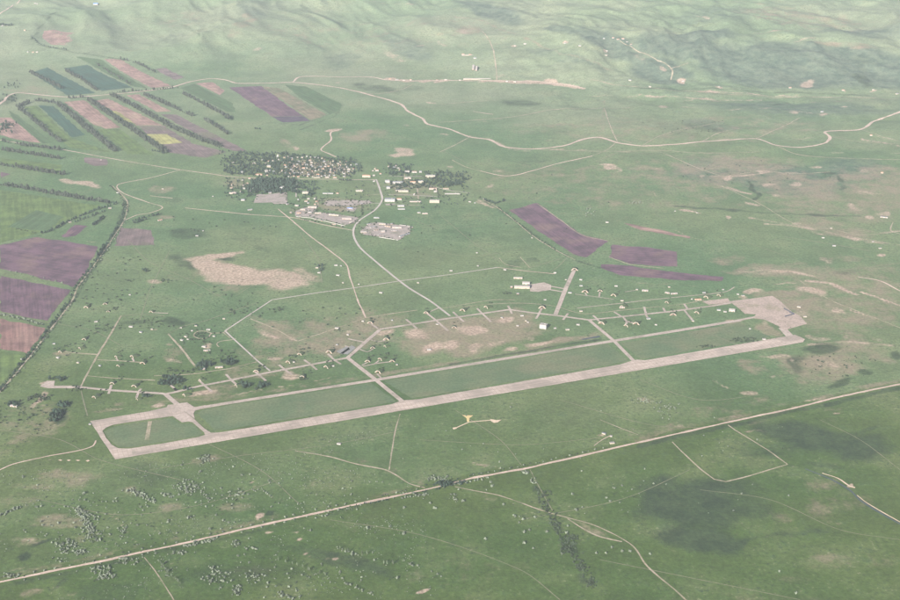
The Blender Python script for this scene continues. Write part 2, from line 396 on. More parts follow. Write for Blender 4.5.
    ('bare', 404, 126, 5, 1.6, 0, .5), ('bare', 431, 102.5, 6, 1, 12, .7), ('bare', 445, 134, 5, .8, 6, .6), ('bare', 257, 49, 6, 1.5, -10, .5), ('bare', 338, 83, 7, 1.2, 0, .5), ('lush', 375, 88, 30, 5, 8, .5), ('lush', 410, 88, 16, 3, 0, .4),
    ('lush', 520, 103, 24, 4, 0, .55), ('lush', 535, 160, 18, 3, 0, .4), ('lush', 440, 210, 60, 20, 10, .2), ('lush', 470, 235, 60, 10, 5, .25),
    # pale quarry edge and settlement along the upper road
    ('bare', 390, 79, 8, 1.4, 5, .9), ('bare', 408, 80.5, 8, 1.6, 0, .9), ('bare', 425, 81, 10, 1.6, 0, .7), ('bare', 443, 81, 8, 1.6, -8, .9), ('bare', 500, 81.5, 9, 2, 0, .95), ('bare', 520, 82, 22, 1.6, 1, .95), ('bare', 552, 83, 10, 2.4, 4, 1), ('bare', 568, 86, 12, 2, 14, 1), ('bare', 580, 88, 6, 1.2, 10, 1), ('bare', 493, 81, 20, 1.5, 0, .8), ('bare', 500, 75, 9, 3, 0, .42),
    # braided tracks and scars, right of the village
    ('bare', 611, 167, 11, 2.4, 12, .7), ('bare', 620, 170, 2, 3, -20, .6), ('bare', 654, 168, 6, 1.2, 0, .5), ('bare', 597, 183, 5, 1, 0, .6), ('bare', 654, 193, 2, 5, 0, .5), ('dry', 635, 203, 9, 3, 0, .4), ('dry', 587, 212, 11, 5, 25, .35), ('bare', 487, 203, 12, 2.4, 25, .6), ('bare', 490, 185, 10, 4, -40, .4), ('bare', 455, 206, 0.1, .1, 0, 0),
    ('dry', 560, 215, 16, 14, 45, .22), ('bare', 495, 171, 8, 1.4, 5, .6), ('lush', 522, 214, 60, 20, 20, .18), ('lush', 515, 262, 14, 5, 5, .35), ('lush', 530, 260, 9, 3, 5, .45),
    ('scrub_shade', 720, 170, 60, 16, 0, .5), ('scrub_shade', 790, 180, 80, 20, 5, .5), ('scrub_shade', 850, 170, 50, 16, 0, .45), ('dry', 740, 165, 70, 14, 0, .5), ('dry', 800, 185, 70, 14, 8, .5), ('dry', 880, 180, 40, 20, 0, .5),
    ('bare', 727, 178, 9, 2.2, -8, .66), ('bare', 735, 190, 14, 1.6, 18, .6), ('bare', 770, 185, 6, 3, 0, .6), ('bare', 792, 184, 7, 2.6, 0, .7), ('bare', 774, 195, 6, 2, 5, .6), ('bare', 755, 204, 10, 2, 14, .68), ('bare', 760, 171, 9, 1.8, 5, .62), ('bare', 790, 174, 14, 1.4, -6, .5), ('bare', 702, 176, 6, 1.6, 0, .5), ('bare', 855, 206, 8, 3, 25, .5), ('bare', 865, 171, 9, 2, -10, .5),
    ('bare', 815, 167, 10, 1.4, 0, .45), ('bare', 870, 193, 20, 3, 10, .35), ('lush', 752, 187, 3, 8, -20, .9), ('lush', 757, 196, 3, 4, -10, .8), ('lush', 828, 172, 7, 1.6, 8, .9), ('lush', 839, 179, 3, 5, -30, .9), ('lush', 845, 188, 3, 4, -40, .6), ('lush', 825, 215, 26, 1.2, 2, .6), ('lush', 715, 209, 40, 1.2, 3, .6), ('lush', 770, 165, 50, 1.2, 4, .3),
    ('bare', 690, 211, 14, 1.2, 6, .8), ('bare', 700, 213, 5, 1, 5, .8), ('bare', 793, 224, 8, 1.6, 0, .62), ('bare', 808, 227, 6, 1.5, 0, .5), ('bare', 815, 234, 9, 1.6, 20, .6), ('bare', 845, 237, 16, 3, 14, .6), ('bare', 872, 242, 14, 2, 10, .5), ('bare', 882, 255, 6, 1.6, 0, .6), ('bare', 870, 217, 7, 4, 0, .5), ('bare', 883, 213, 9, 3, 10, .5), ('dry', 830, 228, 60, 10, 10, .5), ('bare', 730, 217, 3, 2.5, 40, .6),
    ('bare', 825, 261, 11, 3, 5, .6), ('bare', 770, 272, 24, 3.2, -4, .55), ('bare', 790, 284, 16, 1.2, 0, .6), ('bare', 757, 270, 9, 2, 0, .4), ('dry', 780, 270, 60, 8, 0, .5), ('dry', 730, 260, 30, 8, 0, .4), ('lush', 850, 272, 20, 4, 0, .35), ('bare', 815, 292, 18, 4, 6, .62), ('bare', 800, 290, 12, 4, 0, .5), ('bare', 822, 303, 8, 2, 0, .6), ('dry', 800, 300, 50, 14, 8, .55), ('bare', 835, 310, 12, 2.4, 22, .6), ('bare', 832, 312, 8, 2, 15, .6),
    ('bare', 757, 291, 10, 4, -8, .66), ('bare', 745, 297, 6, 3, 0, .5), ('dry', 770, 330, 14, 6, 35, .7), ('bare', 768, 324, 8, 4, 40, .55), ('bare', 800, 316, 10, 10, 30, .5), ('bare', 715, 302, 12, 3, -3, .66),
    ('bare', 590, 150, .1, .1, 0, 0), ('dry', 760, 125, 90, 14, 4, .3), ('bare', 795, 112, 7, 2, 0, .5), ('bare', 820, 114, 6, 1.4, -6, .6), ('bare', 790, 96, 9, 1.6, -10, .5), ('bare', 845, 107, 4, 1, -10, .6), ('scrub_shade', 800, 108, 110, 9, 2, .45), ('scrub_shade', 710, 125, 40, 6, 8, .4), ('lush', 705, 128, 22, 5, 8, .45), ('lush', 660, 125, 30, 6, 10, .3), ('lush', 777, 104, 10, 1, 0, .5),
    ('bare', 698, 99, 22, 1.3, -3, .55), ('bare', 710, 92, 18, 1.2, 4, .7), ('bare', 663, 107, 8, .9, 2, .6), ('bare', 655, 97, 10, .9, 0, .5), ('bare', 885, 138, 9, 1.4, 12, .6), ('bare', 878, 142, 14, 1, 4, .5), ('bare', 790, 137, 18, .9, 4, .3), ('bare', 695, 155, 30, 1.2, 0, .3), ('bare', 705, 152, 16, .9, 0, .5),
    ('bare', 808, 84, 9, 4, -8, .66), ('bare', 683, 82, 6, 1.8, 0, .9), ('bare', 719, 87, 6, 1.4, 5, .75), ('bare', 843, 91, 3, 1.4, 0, .7), ('bare', 873, 90, 4, 1, 0, .8), ('bare', 664, 68, 5, 2.4, 30, .6), ('bare', 606, 52, 4, 3, 20, .6), ('bare', 565, 43, 2, 1.2, 0, .7), ('bare', 515, 46, 4, 1.6, 0, .6), ('bare', 640, 57, 9, 4, 25, .35), ('lush', 857, 62, 20, 10, 15, .3), ('lush', 862, 80, 14, 6, 30, .6),
    # scrub with painted cloud shade on the right scarp, and hollows between the hills
    ('scrub_shade', 790, 66, 110, 24, 3, .85), ('scrub_shade', 690, 45, 70, 18, 12, .8), ('scrub_shade', 870, 70, 60, 18, 6, .8), ('scrub_shade', 660, 70, 40, 14, 15, .7), ('scrub_shade', 610, 45, 50, 12, 22, .6), ('scrub_shade', 700, 32, 40, 8, 4, .7), ('scrub_shade', 720, 12, 60, 12, 4, .35),
    ('scrub_shade', 490, 12, 45, 8, 14, .6), ('scrub_shade', 405, 45, 40, 13, 25, .42), ('scrub_shade', 570, 30, 40, 5, 18, .5), ('scrub_shade', 340, 62, 25, 10, -20, .35), ('scrub_shade', 250, 10, 20, 7, 25, .4), ('scrub_shade', 865, 33, 60, 5, 0, .5), ('scrub_shade', 560, 55, 60, 8, 20, .35),
    ('dry', 800, 20, 90, 10, 0, .4), ('dry', 845, 45, 40, 4, 6, .5), ('bare', 805, 39, 14, 1.4, -4, .6), ('bare', 770, 31, 25, .9, -3, .5), ('bare', 705, 17, 9, 1.4, 6, .5), ('dry', 470, 30, 20, 6, 0, .5), ('bare', 465, 31, 9, 3, 0, .4), ('bare', 393, 56, 14, 5, 30, .4), ('bare', 420, 45, 6, 1, 0, .5), ('bare', 440, 44, 5, 2, 20, .5), ('dry', 240, 25, 18, 8, -20, .4), ('dry', 250, 18, 10, 6, 30, .4), ('dry', 330, 40, 120, 18, 0, .25), ('dry', 180, 20, 40, 12, -10, .3),
]:
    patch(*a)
for ch, pts, wd, s in [
    ('lush', [(31, 36), (40, 45), (55, 48), (100, 56), (125, 60)], 14, .7), ('lush', [(30, 40), (45, 20), (55, 12)], 12, .6), ('lush', [(157, 18), (190, 27), (200, 36)], 10, .5),
    ('lush', [(480, 197), (515, 221), (557, 251), (580, 262), (600, 268)], 9, .6), ('lush', [(260, 122), (300, 125), (330, 114)], 9, .5), ('lush', [(343, 105), (335, 116), (300, 130)], 10, .45),
    ('lush', [(255, 243), (270, 252)], 9, .4), ('lush', [(230, 238), (250, 243), (262, 250)], 9, .4), ('bare', [(225, 254), (240, 252)], 9, .5),
    ('lush', [(370, 222), (357, 243)], 7, .3), ('dry', [(475, 183), (505, 177)], 15, .4), 
    ('lush', [(440, 420), (545, 432)], 6, .2),
    ('bare', [(808, 281), (830, 283), (845, 290), (858, 295)], 13, .85), ('bare', [(862, 292), (875, 296), (885, 300)], 12, .85), ('bare', [(850, 310), (875, 318)], 9, .7), ('bare', [(883, 300), (900, 306)], 13, .8),
    ('lush', [(500, 158), (530, 165), (545, 160)], 14, .35), ('dry', [(450, 20), (490, 24), (525, 38), (562, 54), (612, 70)], 16, .5), ('dry', [(450, 16), (470, 18), (490, 23)], 14, .6),
    ('bare', [(300, 9), (330, 11), (345, 12)], 10, .4), ('bare', [(370, 1), (400, 4), (420, 6)], 10, .55), ('dry', [(640, 440), (660, 432), (700, 424), (800, 402), (900, 380)], 20, .35),
    ('lush', [(640, 446), (700, 432), (800, 410), (900, 388)], 16, .55), ('lush', [(0, 586), (100, 566), (225, 538)], 12, .45), ('lush', [(225, 538), (425, 494)], 10, .35),
    ('dry', [(0, 578), (150, 545), (300, 512), (420, 486)], 16, .3), ('lush', [(450, 374), (612, 347)], 9, .3), ('dry', [(120, 404), (225, 398), (420, 368), (560, 345)], 22, .4), ('bare', [(227, 396), (290, 385), (340, 376)], 5, .5), ('lush', [(450, 364), (600, 339)], 10, .6),
    ('bare', [(660, 160), (690, 158), (720, 156)], 12, .3), ('bare', [(480, 465), (500, 469)], 9, .35), ('bare', [(455, 455), (490, 470)], 6, .4),
    ('lush', [(675, 206), (740, 210), (760, 213), (860, 216)], 14, .5), ('dry', [(670, 98), (750, 103), (900, 101)], 20, .4), ('lush', [(640, 88), (760, 92), (870, 96)], 20, .5),
    ('bare', [(251, 480), (262, 491), (290, 505)], 4, .5), ('bare', [(116, 517), (127, 532), (140, 547)], 4, .6),
    ('lush', [(88, 200), (60, 225), (38, 236)], 12, .4), ('lush', [(128, 200), (110, 243), (72, 300), (30, 355), (0, 390)], 16, .5),
    ('bare', [(385, 79), (412, 80.5), (440, 80.5)], 22, .9), ('bare', [(490, 81), (520, 82), (548, 83), (570, 86), (584, 88.3)], 26, 1), ('bare', [(540, 149), (600, 151), (660, 152)], 10, .45), ('bare', [(640, 95), (700, 99), (760, 100)], 16, .6), ('bare', [(700, 91), (740, 93), (790, 96)], 18, .6),
    ('bare', [(560, 99), (610, 95), (640, 97)], 12, .4), ('bare', [(745, 136), (800, 139), (850, 137)], 12, .45), ('bare', [(860, 139), (880, 142), (905, 147)], 16, .7), ('bare', [(830, 152), (870, 155), (905, 152)], 12, .4), ('bare', [(700, 176), (740, 176), (770, 172)], 14, .5), ('bare', [(715, 184), (735, 191), (750, 194)], 14, .6), ('bare', [(680, 107), (730, 110), (770, 108), (820, 114)], 16, .45),
    ('bare', [(750, 218), (800, 226), (845, 236), (900, 245)], 18, .5), ('bare', [(845, 232), (880, 233), (905, 230)], 10, .5), ('bare', [(765, 224), (785, 225), (815, 230)], 14, .6), ('bare', [(740, 272), (790, 271), (815, 276)], 16, .55), ('bare', [(590, 270), (640, 283), (700, 286)], 8, .3), ('bare', [(452, 124), (480, 122), (505, 118)], 10, .5),
    ('bare', [(595, 138), (612, 137), (632, 143), (660, 146)], 16, .5), ('bare', [(470, 136), (490, 139), (510, 149), (530, 151)], 14, .5), ('dry', [(604, 100), (604, 137)], 14, .35), ('bare', [(607, 151), (700, 153), (770, 152)], 9, .35),
    ('dry', [(205, 455), (330, 452), (420, 478)], 18, .25), ('bare', [(675, 230), (690, 236), (705, 240)], 8, .5), ('bare', [(800, 402), (830, 396)], 6, .5), ('bare', [(808, 345), (840, 342), (890, 345)], 16, .45), ('bare', [(760, 356), (790, 357), (800, 366)], 9, .5),
]:
    streak(ch, pts, wd, s)


def build_terrain():
    ny, nx = XX.shape
    me = bpy.data.meshes.new('terrain')
    v = np.stack([XX, YY, ZZ], -1).reshape(-1, 3).astype(np.float32)
    idx = np.arange(nx * ny).reshape(ny, nx)
    f = np.stack([idx[:-1, :-1], idx[:-1, 1:], idx[1:, 1:], idx[1:, :-1]], -1).reshape(-1, 4).astype(np.int32)
    me.vertices.add(len(v))
    me.vertices.foreach_set('co', v.ravel())
    me.loops.add(f.size)
    me.loops.foreach_set('vertex_index', f.ravel())
    me.polygons.add(len(f))
    me.polygons.foreach_set('loop_start', np.arange(0, f.size, 4, dtype=np.int32))
    me.update(calc_edges=True)
    me.polygons.foreach_set('use_smooth', np.ones(len(f), bool))
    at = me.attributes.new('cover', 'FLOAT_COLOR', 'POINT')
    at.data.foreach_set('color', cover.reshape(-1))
    # land tone, paled with distance to paint haze: pasture, meadow, thin dry hill grass
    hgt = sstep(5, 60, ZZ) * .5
    land_haze = .5 * sstep(3050, 4700, YY + .10 * XX + 350 * fbm(XX / 800, YY / 800, 66, 3)) + .28 * sstep(6200, 8300, YY + 500 * fbm(XX / 900, YY / 900, 67, 3)) + hgt * sstep(6500, 8500, YY)
    ra, rb = P([[0, 582.5], [900, 384.5]])[:, :2]                    # the dirt road parts greener pasture from the airfield meadow
    dn = ((rb[0] - ra[0]) * (YY - ra[1]) - (rb[1] - ra[1]) * (XX - ra[0])) / np.hypot(*(rb - ra))
    land_haze = np.where(dn < 25, land_haze * .35, np.maximum(land_haze, .17 + .12 * fbm(XX / 500, YY / 500, 68, 3)))
    al = me.attributes.new('land_haze', 'FLOAT', 'POINT')
    al.data.foreach_set('value', np.clip(land_haze, 0, 1).astype(np.float32).ravel())
    me.materials.append(M['ground'])
    o = bpy.data.objects.new('terrain', me)
    COL.objects.link(o)
    o['kind'] = 'structure'
    o['label'] = 'green steppe plain rising to rolling hills'
    return o
build_terrain()

# ------------------------------------------------------------------ draped sheets: fields, roads, runway
def pip(x, y, poly):
    inside = np.zeros(np.shape(x), bool)
    n = len(poly)
    for i in range(n):
        x1, y1 = poly[i]
        x2, y2 = poly[(i + 1) % n]
        c = ((y1 > y) != (y2 > y))
        with np.errstate(divide='ignore', invalid='ignore'):
            c &= x < (x2 - x1) * (y - y1) / (y2 - y1 + 1e-12) + x1
        inside ^= c
    return inside

def densify(poly, step, ragged):
    out = []
    n = len(poly)
    for i in range(n):
        a, b = np.array(poly[i]), np.array(poly[(i + 1) % n])
        L = np.linalg.norm(b - a)
        k = max(1, int(L / step))
        nrm = np.array([-(b - a)[1], (b - a)[0]]) / max(L, 1e-6)
        for j in range(k):
            p = a + (b - a) * j / k
            if ragged:
                p = p + nrm * ragged * 1.6 * float(fbm(np.array(p[0] / (ragged * 9)), np.array(p[1] / (ragged * 9)), 77, 3))
            out.append(p)
    return out

def finish(name, verts, faces, mat, label=None):
    me = bpy.data.meshes.new(name)
    me.from_pydata(verts, [], faces)
    me.materials.append(mat)
    o = bpy.data.objects.new(name, me)
    COL.objects.link(o)
    o['kind'] = 'structure'
    if label:
        o['label'] = label
    return o

def sheet(name, px, mat, off=0.4, holes=(), ragged=2.0, step=24, label=None):
    poly = densify(P(px)[:, :2], step * .6, ragged)
    hp = [densify(P(h)[:, :2], step * .6, ragged * .5) for h in holes]
    pts, edges = list(poly), []
    for ring in [poly] + hp:
        base = 0 if ring is poly else len(pts)
        if ring is not poly:
            pts += ring
        edges += [(base + i, base + (i + 1) % len(ring)) for i in range(len(ring))]
    a = np.array(poly)
    gx, gy = np.meshgrid(np.arange(a[:, 0].min(), a[:, 0].max(), step), np.arange(a[:, 1].min(), a[:, 1].max(), step))
    gx, gy = gx.ravel(), gy.ravel()
    ok = pip(gx, gy, poly)
    for h in hp:
        ok &= ~pip(gx, gy, h)
    pts += list(np.stack([gx[ok], gy[ok]], -1))
    c = a.mean(0)
    vo, _, fo, *_ = mgeo.delaunay_2d_cdt([Vector((p[0] - c[0], p[1] - c[1])) for p in pts], edges, [], 0, 0.01)
    V = np.array([(v.x, v.y) for v in vo]) + c
    cen = np.array([V[list(f)].mean(0) for f in fo])
    ok = pip(cen[:, 0], cen[:, 1], poly)
    for h in hp:
        ok &= ~pip(cen[:, 0], cen[:, 1], h)
    Z = hs(V[:, 0], V[:, 1]) + off
    faces = [tuple(f) for f, k in zip(fo, ok) if k]
    return finish(name, np.column_stack([V, Z]).tolist(), faces, mat, label)

def spline(w, step):
    w = np.asarray(w)
    p = np.vstack([2 * w[0] - w[1], w, 2 * w[-1] - w[-2]])
    out = []
    for i in range(1, len(p) - 2):
        n = max(2, int(np.linalg.norm(p[i + 1] - p[i]) / step))
        t = np.linspace(0, 1, n, endpoint=False)[:, None]
        # centripetal-ish Catmull-Rom with tension so that long straight legs stay straight
        l1 = np.linalg.norm(p[i + 1] - p[i])
        m1 = (p[i + 1] - p[i - 1]); m2 = (p[i + 2] - p[i])
        m1 = m1 / max(np.linalg.norm(m1), 1e-6) * l1 * .9; m2 = m2 / max(np.linalg.norm(m2), 1e-6) * l1 * .9
        out.append((2 * t ** 3 - 3 * t ** 2 + 1) * p[i] + (t ** 3 - 2 * t ** 2 + t) * m1 + (-2 * t ** 3 + 3 * t ** 2) * p[i + 1] + (t ** 3 - t ** 2) * m2)
    out.append(w[-1:])
    return np.vstack(out)

def ribbon(name, px, width, mat, off=0.6, straight=False, jit=0.18, label=None):
    w = P(px)[:, :2]
    if straight:
        c = np.vstack([a + (b - a) * np.linspace(0, 1, max(2, int(np.linalg.norm(b - a) / 14)), endpoint=False)[:, None] for a, b in zip(w[:-1], w[1:])] + [w[-1:]])
    else:
        c = spline(w, 12)
    d = np.gradient(c, axis=0)
    d /= np.maximum(np.linalg.norm(d, axis=1, keepdims=True), 1e-6)
    nr = np.stack([-d[:, 1], d[:, 0]], -1)
    s = np.arange(len(c)) * 12.0
    wl = width / 2 * (1 + jit * 2 * fbm(s / 60, s * 0 + 1.5, 15, 3))
    wr = width / 2 * (1 + jit * 2 * fbm(s / 60, s * 0 + 7.5, 25, 3))
    rows = [c + nr * wl[:, None], c, c - nr * wr[:, None]]
    V = np.stack(rows, 1).reshape(-1, 2)
    hill = sstep(5500, 8000, V[:, 1])
    Z = hs(V[:, 0], V[:, 1]) + off + .9 * hill
    f = []
    for i in range(len(c) - 1):
        for k in range(2):
            q = i * 3 + k
            f.append((q, q + 1, q + 4, q + 3))
    return finish(name, np.column_stack([V, Z]).tolist(), f, mat, label)

def runway_angle():
    a = P([[115, 459.7], [803, 340]])
    d = a[1] - a[0]
    return math.atan2(d[1], d[0])
RWA = runway_angle()

def mat_concrete():
    t = NT('slab_concrete')
    rot = t.n('ShaderNodeVectorRotate', rotation_type='Z_AXIS')
    t.put(rot.inputs['Vector'], t.pos)
    rot.inputs['Angle'].default_value = -RWA
    br = t.n('ShaderNodeTexBrick')
    br.offset = 0.0
    t.put(br.inputs['Vector'], rot.outputs[0])
    br.inputs['Scale'].default_value = 1.0
    br.inputs['Brick Width'].default_value, br.inputs['Row Height'].default_value = 14.0, 7.0
    br.inputs['Mortar Size'].default_value = .55
    br.inputs['Mortar Smooth'].default_value = .6
    br.inputs['Color1'].default_value = (.34, .272, .234, 1)
    br.inputs['Color2'].default_value = (.41, .33, .288, 1)
    br.inputs['Mortar'].default_value = (.20, .165, .13, 1)
    c = t.mix(t.ramp(t.noise(120, 6, .7), .42, .62), br.outputs['Color'], (.255, .21, .18))
    c = t.mix(t.math('MULTIPLY', t.ramp(t.noise(34, 5, .7), .56, .66), .6), c, (.185, .165, .13))
    mp = t.n('ShaderNodeVectorMath', operation='MULTIPLY')       # tyre and weather streaks along the strip
    t.put(mp.inputs[0], rot.outputs[0])
    mp.inputs[1].default_value = (1 / 220, 1 / 7, 1)
    f = t.ramp(t.noise(1.0, 4, .6, vec=mp.outputs[0]), .3, .7, .80, 1.12)
    return t.out(t.scale(c, f))

M['concrete'] = mat_concrete()
M['taxi'] = mat_surface('taxiway_concrete', (.33, .27, .236), (.275, .225, .195), 50, 9, .18, c3=(.215, .185, .15))
M['dirt'] = mat_surface('dirt_road', (.42, .32, .268), (.34, .255, .21), 60, 8, .18)
M['asphalt'] = mat_surface('worn_asphalt', (.36, .315, .29), (.30, .26, .235), 60, 8, .12)
M['track'] = mat_surface('grassy_track', (.30, .245, .19), (.22, .19, .13), 30, 7, .2, c3=(.14, .14, .08))
M['faint'] = mat_surface('overgrown_track', (.165, .155, .10), (.12, .125, .075), 30, 7, .2)
M['yard'] = mat_surface('yard_paving', (.27, .225, .205), (.21, .18, .165), 22, 5, .2, c3=(.14, .135, .10))
M['apron'] = mat_surface('apron_concrete', (.315, .245, .21), (.26, .205, .175), 45, 8, .2, c3=(.19, .165, .115))
M['yellow_pad'] = mat_surface('yellow_gravel', (.46, .36, .17), (.42, .31, .16), 12, 3, .1)
M['pale_pad'] = mat_surface('pale_gravel', (.48, .37, .28), (.42, .32, .24), 12, 3, .1)
M['tarmac_dark'] = mat_surface('blue_grey_tarmac', (.19, .18, .18), (.16, .165, .15), 20, 5, .1)
M['water'] = mat_surface('ditch_bed', (.035, .045, .055), (.05, .06, .06), 20, 5, .1, rough=.35)

def field_angle(px):
    w = P(px)[:, :2]
    e = [(np.linalg.norm(w[(i + 1) % len(w)] - w[i]), w[(i + 1) % len(w)] - w[i]) for i in range(len(w))]
    d = max(e, key=lambda k: k[0])[1]
    return math.atan2(d[1], d[0])

FC = {
    'purple': ((.100, .056, .076), (.078, .046, .064), (.128, .080, .082)),
    'darkpurple': ((.062, .042, .066), (.052, .038, .055), None),
    'pink': ((.225, .142, .122), (.178, .112, .098), (.25, .175, .135)),
    'reddish': ((.175, .098, .088), (.140, .080, .074), (.20, .125, .105)),
    'mauve': ((.130, .092, .092), (.105, .080, .078), (.11, .10, .072)),
    'teal': ((.026, .062, .046), (.036, .072, .046), None),
    'green': ((.052, .088, .040), (.062, .098, .044), None),
    'lightgreen': ((.082, .120, .038), (.070, .108, .037), None),
    'yellow': ((.25, .235, .095), (.22, .21, .085), None),
    'olive': ((.235, .225, .085), (.19, .19, .075), None),
    'brown': ((.155, .122, .085), (.125, .115, .07), (.085, .10, .055)),
}
FIELDS = [
    ('teal', [(30, 72.5), (47.5, 67), (96, 93), (67.5, 95.3)], 'dark green crop strip above the highway, leftmost of two'),
    ('teal', [(64, 68), (87.5, 64.5), (132.5, 87.5), (102, 91)], 'dark green crop strip above the highway, second from left'),
    ('green', [(76, 56.5), (102, 59.5), (148, 88.3), (135, 87), (90, 64)], 'mid green strip left of the long pink field'),
    ('pink', [(104, 58.8), (121, 59.5), (172, 86), (152, 88)], 'long pink fallow strip above the highway'),
    ('mauve', [(155, 69), (165, 68), (185, 77), (175, 80)], 'small mauve plot right of the long pink strip'),
    ('pink', [(44, 31), (54, 29.5), (74, 32.5), (69, 36), (72.5, 40), (66, 45), (51, 44.5), (42, 37.5)], 'isolated pink bare field at upper left'),
    ('pink', [(0, 117.5), (11, 117.5), (41, 143), (22, 140.5), (0, 135)], 'pink fallow field cut by the left edge'),
    ('green', [(8, 110), (17, 115), (53, 142.7), (42.7, 143.3), (12, 118)], 'narrow green strip beside the left pink field'),
    ('teal', [(38.7, 105.3), (53.3, 106), (85.3, 134.7), (72, 137.3)], 'dark green strip between two windbreaks below the highway'),
    ('lightgreen', [(24, 107), (37, 105.5), (70, 137.5), (110, 152), (70, 148), (62, 141), (40, 124)], 'light green strip beside the dark one below the highway'),
    ('pink', [(64, 102), (84, 100), (120, 127.3), (106.7, 128.7), (93, 124)], 'broad pink field between windbreaks under the highway'),
    ('lightgreen', [(97, 129), (120, 129), (154, 155), (128, 154)], 'light green field below the broad pink one'),
    ('pink', [(94.7, 100.7), (108.7, 98.7), (162.7, 125.3), (137, 125.3), (112, 110.7)], 'pink field with a yellow edge in the middle strip'),
    ('olive', [(111.5, 110.7), (116.7, 111), (137, 124.7), (126.7, 121.5)], 'thin olive yellow strip along the pink field'),
    ('mauve', [(138.7, 126), (164.5, 126), (192, 143), (226, 152), (205, 158), (168, 152), (146, 133)], 'mauve fallow ground around the yellow field'),
    ('pink', [(126.7, 95.3), (138.7, 94.4), (170.7, 111.3), (158, 112)], 'pale pink strip right of the second windbreak'),
    ('mauve', [(160, 114), (177, 114.7), (247, 151), (232, 151), (210.7, 142), (186.7, 128.7)], 'long mauve strip running towards the village'),
    ('green', [(180, 88), (194, 83.5), (232, 103), (236, 112), (228, 112)], 'dark green strip right of the highway bend'),
    ('pink', [(196, 83.3), (212, 82), (225.3, 90.7), (220, 94.7)], 'short pink field under the highway bend'),
    ('purple', [(229, 87.5), (261, 86), (303, 116), (272, 116.5)], 'violet ploughed field below the highway'),
    ('darkpurple', [(272, 116.8), (303, 116.3), (310.5, 120.8), (282.5, 122.5)], 'dark violet end strip of the field below the highway'),
    ('brown', [(262.5, 86.5), (279, 88), (327.5, 115), (311, 120)], 'brownish green strip beside the violet field'),
    ('green', [(285, 84.6), (306, 86.5), (342, 104), (340, 110), (330, 114), (300, 98)], 'dark green slope right of the brownish strip'),
    ('purple', [(0, 245), (37.5, 237), (97, 246.5), (95, 254), (84, 275), (73, 287), (30, 275), (0, 268.5)], 'large purple ploughed field, uppermost at left edge'),
    ('purple', [(0, 275.5), (70, 290), (62, 302), (47, 321), (15, 315), (0, 311)], 'purple ploughed field, middle one at left edge'),
    ('reddish', [(0, 319), (46, 328), (27.5, 353.8), (0, 348.5)], 'reddish ploughed field, lowest at left edge'),
    ('purple', [(61, 236), (75, 225), (88, 226), (75, 236), (64, 237.5)], 'small purple plot beside the hedge at left'),
    ('mauve', [(121, 227.5), (152, 230), (155, 245), (115, 246)], 'mauve square plot right of the canal track'),
    ('mauve', [(85, 157.5), (107.5, 159), (107.5, 165.5), (95, 166), (84, 162)], 'faint mauve plot under the village road'),
    ('purple', [(0, 171), (10, 174), (0, 178)], 'purple corner plot between windbreaks at left edge'),
    ('lightgreen', [(0, 190), (64, 200), (102, 206), (64, 222), (36, 234), (0, 243)], 'yellowish green meadow below the windbreaks at left'),
    ('lightgreen', [(0, 158), (62, 165), (60, 174), (0, 162)], 'yellowish green strip between windbreaks at left'),
    ('green', [(36, 210), (64, 217), (46, 231), (8, 227)], 'darker green plot inside the yellowish meadow'),
    ('lightgreen', [(0, 351), (26, 356), (8, 376), (0, 384)], 'bright green corner field below the reddish one'),
    ('purple', [(509, 210), (537.5, 203), (562.5, 221), (582.5, 235), (609, 241), (586, 257.5), (572.5, 254)], 'purple ploughed field right of the village'),
    ('purple', [(612.5, 245), (647, 247), (677, 252), (678, 267), (630, 264), (610, 257.5)], 'short purple field, upper of the right-hand pair'),
    ('purple', [(601, 264.5), (622, 264.8), (675, 272.5), (724, 277), (722, 281), (675, 280), (620, 275), (602, 268)], 'long thin purple field, lower of the right-hand pair'),
    ('pink', [(624, 223), (650, 228), (690, 236.5), (690, 238.5), (640, 230)], 'thin pale pink strip right of the purple field'),
    ('yellow', [(146.7, 134), (166.7, 134), (182.7, 142.7), (158.7, 144.7)], 'small bright yellow flowering field'),
]
fmats = {}
for i, (kind, px, lab) in enumerate(FIELDS):
    ang = field_angle(px)
    key = (kind, round(ang, 1))
    if key not in fmats:
        c1, c2, c3 = FC[kind]
        crop = kind in ('teal', 'green', 'lightgreen', 'yellow')
        fmats[key] = mat_surface('field_' + kind, tuple(k * 1.12 for k in c1), tuple(k * .84 for k in c2), 75, 9, .14, stripes=(-ang + math.pi / 2, 9 if not crop else 14, .22 if not crop else .2), c3=c3)
    nm = 'crop_field' if kind in ('teal', 'green', 'lightgreen', 'yellow', 'olive') else 'ploughed_field'
    sheet(nm, px, fmats[key], .35 + .02 * (i % 5) + (.15 if kind in ('yellow', 'olive') else 0) + (.12 if 'inside' in lab else 0), ragged=7, step=30, label=lab)
# paler worn edges of the purple field
ribbon('path', [(537, 203.5), (562.5, 221.5), (583, 235.5), (608, 241)], 5, M['track'], .75, label='pale bare edge of the purple field right of the village')
ribbon('path', [(609, 257), (630, 264.3), (664, 268.5)], 5, M['track'], .75, label='pale strip between the two right-hand purple fields')

